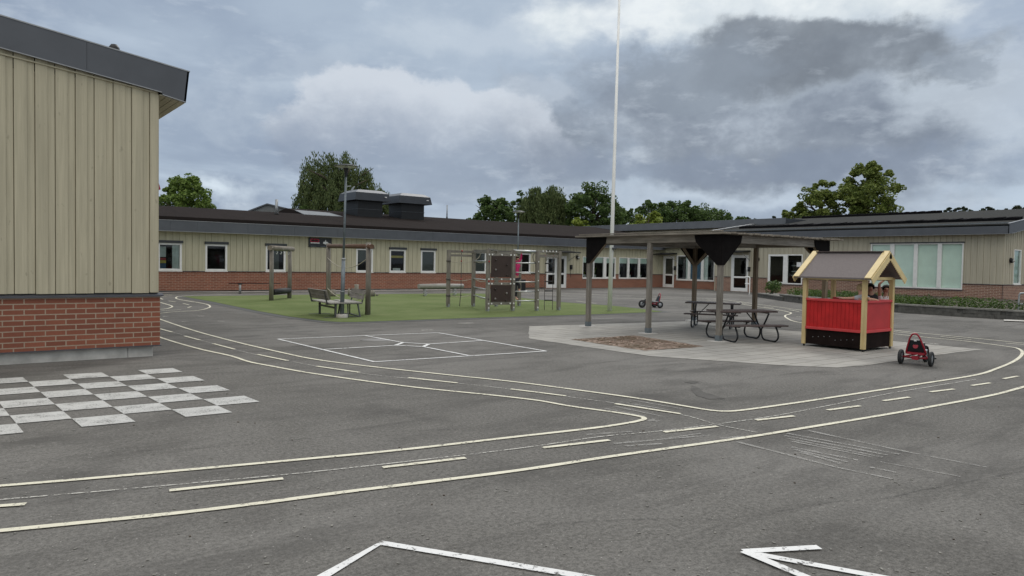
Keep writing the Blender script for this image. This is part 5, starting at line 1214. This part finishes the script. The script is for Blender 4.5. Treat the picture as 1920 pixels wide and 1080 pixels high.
for i_ in (2, 3, 4): bolts(P[i_], P[i_]+Vector((.001, 0, 0)), .12, (0,), .03)
dpp = (P[3]-P[2]); nn = Vector((dpp.y, -dpp.x, 0)).normalized(); nn = nn if nn.dot(-P[2]) > 0 else -nn
for z0, z1, hs in ((1.13, 1.84, [(.27, 1.70, 0), (.72, 1.54, 0), (.27, 1.38, 1), (.72, 1.20, 0)]), (.31, .875, [(.27, .74, 0), (.72, .60, 1), (.27, .42, 1), (.70, .36, 0)])):
    g = MB(); a, b = P[2]+dpp*.10+nn*.02, P[3]-dpp*.10+nn*.02; g.obox(((a+b)/2+up_*(z0+z1)/2), (b-a)/2, nn*.012, up_*((z1-z0)/2)); pn = g.build('climbing_panel', 'ply_brown', cf)
    for u, z, k in hs:
        g = MB(); c = P[2]+dpp*u+nn*.05; g.ball(vz(c, z), (.038, .032, .036), 8, 5); g.build('hand_hold', 'hold_grey' if k else 'hold_dark', pn)
for z in (1.62, 1.30, .98, .66, .34): g = MB(); g.tube([vz(P[3], z), vz(P[4], z)], .021, 8); g.build('rung', 'alu_tube', cf); bolts(P[4], P[4]+Vector((.001, 0, 0)), z+.05, (0,), .022)
for z in (1.66, 1.03, .72, .42): g = MB(); g.tube([vz(P[1], z), vz(P[2], z)], .021, 8); g.build('rung', 'alu_tube', cf)
def rope(pts, r=.012, mat='rope_dark', nm='rope'): g = MB(); g.tube([tuple(p) for p in spline(pts, 4)], r, 6); return g.build(nm, mat, cf)
mid = P[0]+(P[1]-P[0])*.5
rope([vz(mid, 1.95), vz(mid, 1.2), vz(mid, .6), vz(mid-Vector((.05, 0, 0)), .03)], .013)
for z in (1.65, 1.0, .42):
    rope([vz(P[0]+Vector((-.07, 0, 0)), z), vz(mid, z-.06), vz(P[1], z), vz((P[1]+P[2])/2, z-.05), vz(P[2], z)], .012, 'rope')
    g = MB(); g.tube([vz(P[0], z-.03), vz(P[0], z+.03)], .085, 10); g.build('rope_band', 'rope_dark', cf); g = MB(); g.ball(vz(P[2]+nn*.06, z), .03, 8, 5); g.ball(vz(P[1]+nn*.06, z), .025, 8, 5); g.ball(vz(mid, z), .028, 8, 5); g.build('rope_clip', 'clip_red' if z > .9 else 'rope_dark', cf)
for u in (.5, 1.0): g = MB(); g.ball(vz(P[0]+(P[1]-P[0])*u+nn*.05, Ht-.03), .032, 8, 5); g.build('rope_clip', 'clip_red', cf)
e1, e2 = P[4]+(P[5]-P[4])*.35, P[4]+(P[5]-P[4])*.72
for e in (e1, e2): rope([vz(e, Ht-.15), vz(e, 1.), vz(e, .03)], .011); g = MB(); g.ball(vz(e, Ht-.16), .03, 8, 5); g.build('rope_clip', 'clip_red', cf)
for z in (1.62, 1.32, 1.0, .68, .36): g = MB(); g.tube([vz(e1, z), vz(e2, z)], .019, 8); g.build('rope_rung', 'rubber', cf)
rope([vz(P[4]+up_*0, 1.62), vz(P[4]-dpp*.12, 1.66), vz(P[4]-dpp*.2, 1.85), vz(P[4]-dpp*.1, 1.98)], .012)
rope([vz(P[1]+dpp*.04, 1.68), vz(P[1]+dpp*.22, 1.80), vz(P[1]+dpp*.3, 1.98)], .012, 'rope')
# ------------------------------------------------------------------ small yard things
Yl = 29.3; a, b = PY(785, 537, Yl), PY(868, 537, Yl)
t = thing('spring_log', 'pale log on two steel springs near the far edge of the turf', 'play equipment', ((a[0]+b[0])/2, Yl, 0))
g = MB(); g.tube([(a[0], Yl, .46), ((a[0]+b[0])/2, Yl, .47), (b[0], Yl, .46)], [.115, .12, .11], 14); g.build('log', 'wood_pale', t)
for px in (797, 852):
    x = PY(px, 550, Yl)[0]; g = MB(); pts = [(x+.09*math.cos(k*.8), Yl+.09*math.sin(k*.8), .01+k*.0105) for k in range(34)]; g.tube(pts, .014, 6); g.build('spring', 'galv_pale', t)
for px, yb, hh, r, lab in ((623.7, 556, .30, .14, 'short grey stump post left of the tall lamp post at the turf edge'), (668.5, 553, .50, .10, 'tallest stump post behind the right bench'), (697.7, 556, .30, .13, 'short stump post right of the tall log post'), (654, 555, .34, .05, 'thin stump peg behind the right bench back'), (707, 555, .10, .06, 'tiny stump near the turf edge')):
    p = G(px, yb); g = MB(); g.tube([(p[0], p[1], 0), (p[0], p[1], hh)], [r, r*.95], 12); tag(g.build('stump_post', 'stump'), lab, 'stump', 'wooden stumps along the turf edge')
p = G(450, 551); t = thing('balance_bar', 'thin dark bar on a white post in front of the long brick wall', 'play equipment', (p[0], p[1], 0))
g = MB(); g.tube([(p[0], p[1], 0), (p[0], p[1], .44)], .05, 10); g.build('post', 'galv_pale', t); g = MB(); e = PY(525, 532.5, p[1]+.4); s_ = PY(430, 531, p[1]); g.bar((s_[0], s_[1], .485), (e[0], e[1], .455), .12, .03); g.obox((p[0], p[1], .45), (.08, 0, 0), (0, .05, 0), (0, 0, .03)); g.build('bar', 'black_metal', t)
p = G(978.5, 547.5); t = thing('litter_bin', 'narrow black bin standing behind the climbing frame near the window', 'bin', (p[0], p[1], 0))
g = MB(); g.box((p[0]-.17, p[1]-.12, .04), (p[0]+.17, p[1]+.12, .66)); g.build('body', 'black_metal', t, .01); g = MB(); g.box((p[0]-.18, p[1]-.13, .665), (p[0]+.18, p[1]+.13, .70)); g.build('lid', 'dark_grey_metal', t)
p = G(1281, 539.5); t = thing('kick_scooter', 'small dark blue kick scooter leaning at the brick wall under the inner corner window', 'scooter', (p[0], p[1], 0))
g = MB(); g.obox((p[0], p[1], .09), (.0, .30, 0), (.06, 0, 0), (0, 0, .02)); g.build('deck', 'blue_plastic', t); g = MB(); g.tube([(p[0], p[1]-.12, .1), (p[0], p[1]-.35, .78)], .02, 8); g.build('stem', 'blue_plastic', t)
g = MB(); g.tube([(p[0]-.16, p[1]-.35, .78), (p[0]+.16, p[1]-.35, .78)], .018, 8); g.build('handlebar', 'rubber', t)
for dy in (-.32, .30): g = MB(); g.lathe((p[0]-.015, p[1]+dy, .07), [(.001, 0), (.07, 0), (.07, .03), (.001, .03)], 14, 'x'); g.build('wheel', 'rubber', t)
# door rail
p = G(1405, 555); t = thing('hand_rail', 'white bent hand rail beside the entrance door in front of the shrub', 'railing', (p[0], p[1], 0))
g = MB(); z1 = 1.08; g.tube([tuple(q) for q in spline([(p[0], p[1], 0), (p[0], p[1], .9), (p[0], p[1]+.02, 1.05), (p[0]+.02, p[1]+.16, z1), (p[0]+.4, p[1]+.55, z1)], 4)], .03, 8); g.build('top_rail', 'white_paint', t); g = MB(); g.tube([(p[0], p[1]+.03, .68), (p[0]+.4, p[1]+.55, .68)], .03, 8); g.build('lower_rail', 'white_paint', t)
p = G(1909, 599.5); t = thing('hand_rail', 'pale steel hand rail by the step at the right edge of the planter', 'railing', (p[0], p[1], 0))
q1 = PX(1930, 553, 28.2)
g = MB(); g.tube([tuple(q) for q in spline([(p[0], p[1], 0), (p[0], p[1], .75), (p[0], p[1]-.03, .86), (p[0]-.0, p[1]-.14, .90), (p[0], p[1]-1.2, .90), (p[0], p[1]-1.3, .82), (p[0], p[1]-1.32, 0)], 4)], .028, 8); g.build('frame', 'galv_pale', t); g = MB(); g.tube([(p[0], p[1], .53), (p[0], p[1]-1.3, .53)], .024, 8); g.build('middle_rail', 'galv_pale', t)
# ------------------------------------------------------------------ people
def person(label, loc, joints, edges, radii, skinmat, hairmat, head, hr, shirt, shirtmat, look, pants=None, pantsmat=None, hair_long=False, group='children playing in the yard'):
    t = thing('person', label, 'person', loc, group)
    def skel(name, js, es, rd, mat, lvl=1, par=t, grow=0.):
        me = bpy.data.meshes.new(name); names = list(js); idx = {k: i for i, k in enumerate(names)}; o0 = wloc(t)
        me.from_pydata([tuple(Vector(js[k])-o0) for k in names], [(idx[a], idx[b]) for a, b in es], []); o = bpy.data.objects.new(name, me); COL.objects.link(o); o.parent = par
        m = o.modifiers.new('skin', 'SKIN'); m.use_smooth_shade = True
        if not me.skin_vertices: 
            try: me.skin_vertices.new()
            except Exception: pass
        for k, i in idx.items(): r = rd[k]+grow; me.skin_vertices[0].data[i].radius = (r, r); me.skin_vertices[0].data[i].use_root = (i == 0)
        s_ = o.modifiers.new('sub', 'SUBSURF'); s_.levels = lvl; s_.render_levels = lvl; me.materials.append(MATS[mat]); return o
    body = skel('body', joints, edges, radii, skinmat, 2)
    H = Vector(head); f = Vector(look).normalized(); side = f.cross(Vector((0, 0, 1))).normalized(); r = hr
    g = MB(); c = H-f*r*.12+Vector((0, 0, r*.18)); g.ball(c, (r*1.06, r*1.06, r*1.10), 14, 9)
    keep = []; Vv = [Vector(v) for v in g.v]
    g.f = [q for q in g.f if not (sum(((Vv[i]-H).dot(f)) for i in q)/4 > r*.45 and sum((Vv[i]-H).z for i in q)/4 < r*.62) and sum((Vv[i]-H).z for i in q)/4 > -r*.45]; g.smooth = [True]*len(g.f)
    if hair_long: g.ball(H-f*r*.7-Vector((0, 0, r*.9)), (r*.7, r*.7, r*1.1), 10, 7)
    g.build('hair', hairmat, t)
    for s in (-1, 1): g = MB(); g.ball(H+f*r*.88+side*s*r*.36+Vector((0, 0, r*.08)), r*.11, 6, 4); g.build('eye', 'eye', t)
    g = MB(); g.ball(H+f*r*.93-Vector((0, 0, r*.45)), (r*.22, r*.22, r*.07), 8, 5); g.build('mouth', 'clip_red', t)
    if shirt: 
        js, es, rd = shirt; skel('shirt', js, es, rd, shirtmat)
    if pants: js, es, rd = pants; skel('trousers', js, es, rd, pantsmat)
    return t
def hand(js, es, rd, root, wrist, d, nrm, s=1., tag_=''):
    d = Vector(d).normalized(); n = Vector(nrm).normalized(); sd = d.cross(n).normalized(); w0 = Vector(wrist)
    js[tag_+'palm'] = tuple(w0+d*.035*s); rd[tag_+'palm'] = .019*s; es.append((root, tag_+'palm'))
    for k, (o, l) in enumerate(((-.018, .030), (-.006, .036), (.006, .034), (.017, .027))):
        a = tag_+'f%da' % k; b = tag_+'f%db' % k; js[a] = tuple(w0+d*.060*s+sd*o*s); js[b] = tuple(w0+d*(.062+l)*s+sd*o*1.2*s-n*.012*s); rd[a] = .0065*s; rd[b] = .005*s; es += [(tag_+'palm', a), (a, b)]
    a = tag_+'tha'; js[a] = tuple(w0+d*.045*s-sd*.032*s); rd[a] = .007*s; es.append((tag_+'palm', a))
def child(label, base, headpos, look, armL, armR, skinmat, hairmat, shirtmat, pantsmat, hr=.085, sleeve=1.0, hair_long=False, legs=None, handd=None):
    B = Vector(base); Hd = Vector(headpos); f = Vector(look).normalized(); fh = Vector((f.x, f.y, 0)).normalized(); sd = fh.cross(Vector((0, 0, 1)))
    neck = Hd-Vector((0, 0, hr*1.25))-f*hr*.2; chest = neck*.74+B*.26-Vector((0, 0, .0)); chest = neck+(B-neck)*.28; wst = neck+(B-neck)*.68; 
    js = {'pelvis': tuple(B), 'waist': tuple(wst), 'chest': tuple(chest), 'neck': tuple(neck), 'head': tuple(Hd), 'crown': tuple(Hd+Vector((0, 0, hr*.45))), 'chin': tuple(Hd+f*hr*.45-Vector((0, 0, hr*.5)))}
    rd = {'pelvis': .095, 'waist': .082, 'chest': .092, 'neck': .034, 'head': hr*.95, 'crown': hr*.72, 'chin': hr*.45}
    es = [('pelvis', 'waist'), ('waist', 'chest'), ('chest', 'neck'), ('neck', 'head'), ('head', 'crown'), ('head', 'chin')]
    js['nose'] = tuple(Hd+f*hr*1.05-Vector((0, 0, hr*.12))); rd['nose'] = hr*.14; es.append(('head', 'nose'))
    sj = {'pelvis': js['pelvis'], 'waist': js['waist'], 'chest': js['chest'], 'top': tuple(neck-Vector((0, 0, .012)))}; srd = {'pelvis': .102, 'waist': .092, 'chest': .102, 'top': .05}; ses = [('pelvis', 'waist'), ('waist', 'chest'), ('chest', 'top')]
    for nm, s, arm in (('L', -1, armL), ('R', 1, armR)):
        shp = chest+sd*s*.105+Vector((0, 0, .03)); el, wr_ = Vector(arm[0]), Vector(arm[1])
        js['sh'+nm] = tuple(shp); js['el'+nm] = tuple(el); js['wr'+nm] = tuple(wr_); rd['sh'+nm] = .042; rd['el'+nm] = .029; rd['wr'+nm] = .021
        es += [('chest', 'sh'+nm), ('sh'+nm, 'el'+nm), ('el'+nm, 'wr'+nm)]
        d = (wr_-el).normalized(); hand(js, es, rd, 'wr'+nm, wr_, d, (0, 0, 1) if abs(d.z) < .8 else tuple(fh), .9, nm)
        sl = shp+(el-shp)*min(sleeve, 1.); sj['sh'+nm] = tuple(shp); sj['sl'+nm] = tuple(sl); srd['sh'+nm] = .052; srd['sl'+nm] = .044; ses += [('chest', 'sh'+nm), ('sh'+nm, 'sl'+nm)]
        if sleeve > 1: sj['sw'+nm] = tuple(el+(wr_-el)*.92); srd['sw'+nm] = .030; ses.append(('sl'+nm, 'sw'+nm))
    pj = {'pelvis': js['pelvis']}; prd = {'pelvis': .104}; pes = []
    for nm, s in (('L', -1), ('R', 1)):
        hip = B+sd*s*.055-Vector((0, 0, .05)); 
        if legs: kn, an = Vector(legs[nm][0]), Vector(legs[nm][1])
        else: an = Vector((B.x, B.y, legs_floor+.05))+sd*s*.07; kn = (hip+an)/2+fh*.02
        toe = an+fh*.12-Vector((0, 0, .03))
        for k, v, r in (('hip', hip, .062), ('kn', kn, .045), ('an', an, .03), ('toe', toe, .028)): js[k+nm] = tuple(v); rd[k+nm] = r
        es += [('pelvis', 'hip'+nm), ('hip'+nm, 'kn'+nm), ('kn'+nm, 'an'+nm), ('an'+nm, 'toe'+nm)]
        for k, v, r in (('hip', hip, .070), ('kn', kn, .052), ('an', an+Vector((0, 0, .04)), .042)): pj[k+nm] = tuple(v); prd[k+nm] = r
        pes += [('pelvis', 'hip'+nm), ('hip'+nm, 'kn'+nm), ('kn'+nm, 'an'+nm)]
    return person(label, (B.x, B.y, 0), js, es, rd, skinmat, hairmat, Hd, hr, (sj, ses, srd), shirtmat, look, (pj, pes, prd), pantsmat, hair_long)
legs_floor = .38
HX = 14.20
h1 = PX(1613.5, 541, HX); e_l = PX(1597, 553, 14.07); w_l = PX(1582, 555.5, 14.03); e_r = PX(1630, 555, 14.07); w_r = PX(1640, 558.5, 14.05)
child('blond child in a grey T-shirt leaning with both arms over the red counter', (14.36, float(h1[1]), .74), tuple(h1), (.35, .94, .05), (tuple(e_l[:2])+(1.035,), tuple(w_l[:2])+(1.03,)), (tuple(e_r[:2])+(1.035,), tuple(w_r[:2])+(1.03,)), 'skin', 'hair_blond', 'cloth_grey', 'trouser_dark', .078, .85)
h2 = PX(1632, 540, 14.85)
child('dark haired child in a black top behind the front post of the playhouse', (14.93, float(h2[1]), .74), tuple(h2), (-.75, -.6, -.05), ((14.80, float(h2[1])+.20, .92), (14.72, float(h2[1])+.10, .90)), ((14.86, float(h2[1])-.06, .90), (14.74, float(h2[1])-.03, .88)), 'skin_tan', 'hair_dark', 'cloth_black', 'cloth_black', .080, .9)
h3 = PX(1661.5, 542.0, 15.50)
hh = Vector(h3); legs_floor = .0
vr = Vector((.78, -.62, 0))
child('girl in a white and red top holding both arms above her head behind the playhouse', (hh.x+.02, hh.y, .50), tuple(hh), (-.8, -.6, -.1), (tuple(hh+vr*.12+Vector((0, 0, .06))), tuple(hh+vr*.03+Vector((0, 0, .20)))), (tuple(hh-vr*.15+Vector((0, 0, .10))), tuple(hh-vr*.02+Vector((0, 0, .21)))), 'skin_tan', 'hair_dark', 'cloth_white', 'cloth_redflower', .076, .35, True)
# climbing child behind the ladder
tp = P[3]+(P[4]-P[3])*.24-nn*.14
legs_floor = .3
hc = Vector((tp.x, tp.y, 1.76)); bc = Vector((tp.x, tp.y, 1.12))-nn*.05
child('child in a bright pink top and dark trousers climbing the metal ladder rungs', tuple(bc), tuple(hc), tuple(nn), (tuple(hc-dpp.normalized()*.14+Vector((0, 0, -.02))), tuple(hc-dpp.normalized()*.16+nn*.10+Vector((0, 0, .20)))), (tuple(hc+dpp.normalized()*.15+Vector((0, 0, -.02))), tuple(hc+dpp.normalized()*.10+nn*.12+Vector((0, 0, .20)))), 'skin', 'hair_brown', 'cloth_pink', 'trouser_dark', .075, 1.5, False,
      legs={'L': (tuple(bc-dpp.normalized()*.05+nn*.06-Vector((0, 0, .34))), tuple(bc-dpp.normalized()*.05+nn*.12-Vector((0, 0, .70)))), 'R': (tuple(bc+dpp.normalized()*.07+nn*.12-Vector((0, 0, .26))), tuple(bc+dpp.normalized()*.07+nn*.10-Vector((0, 0, .44))))})
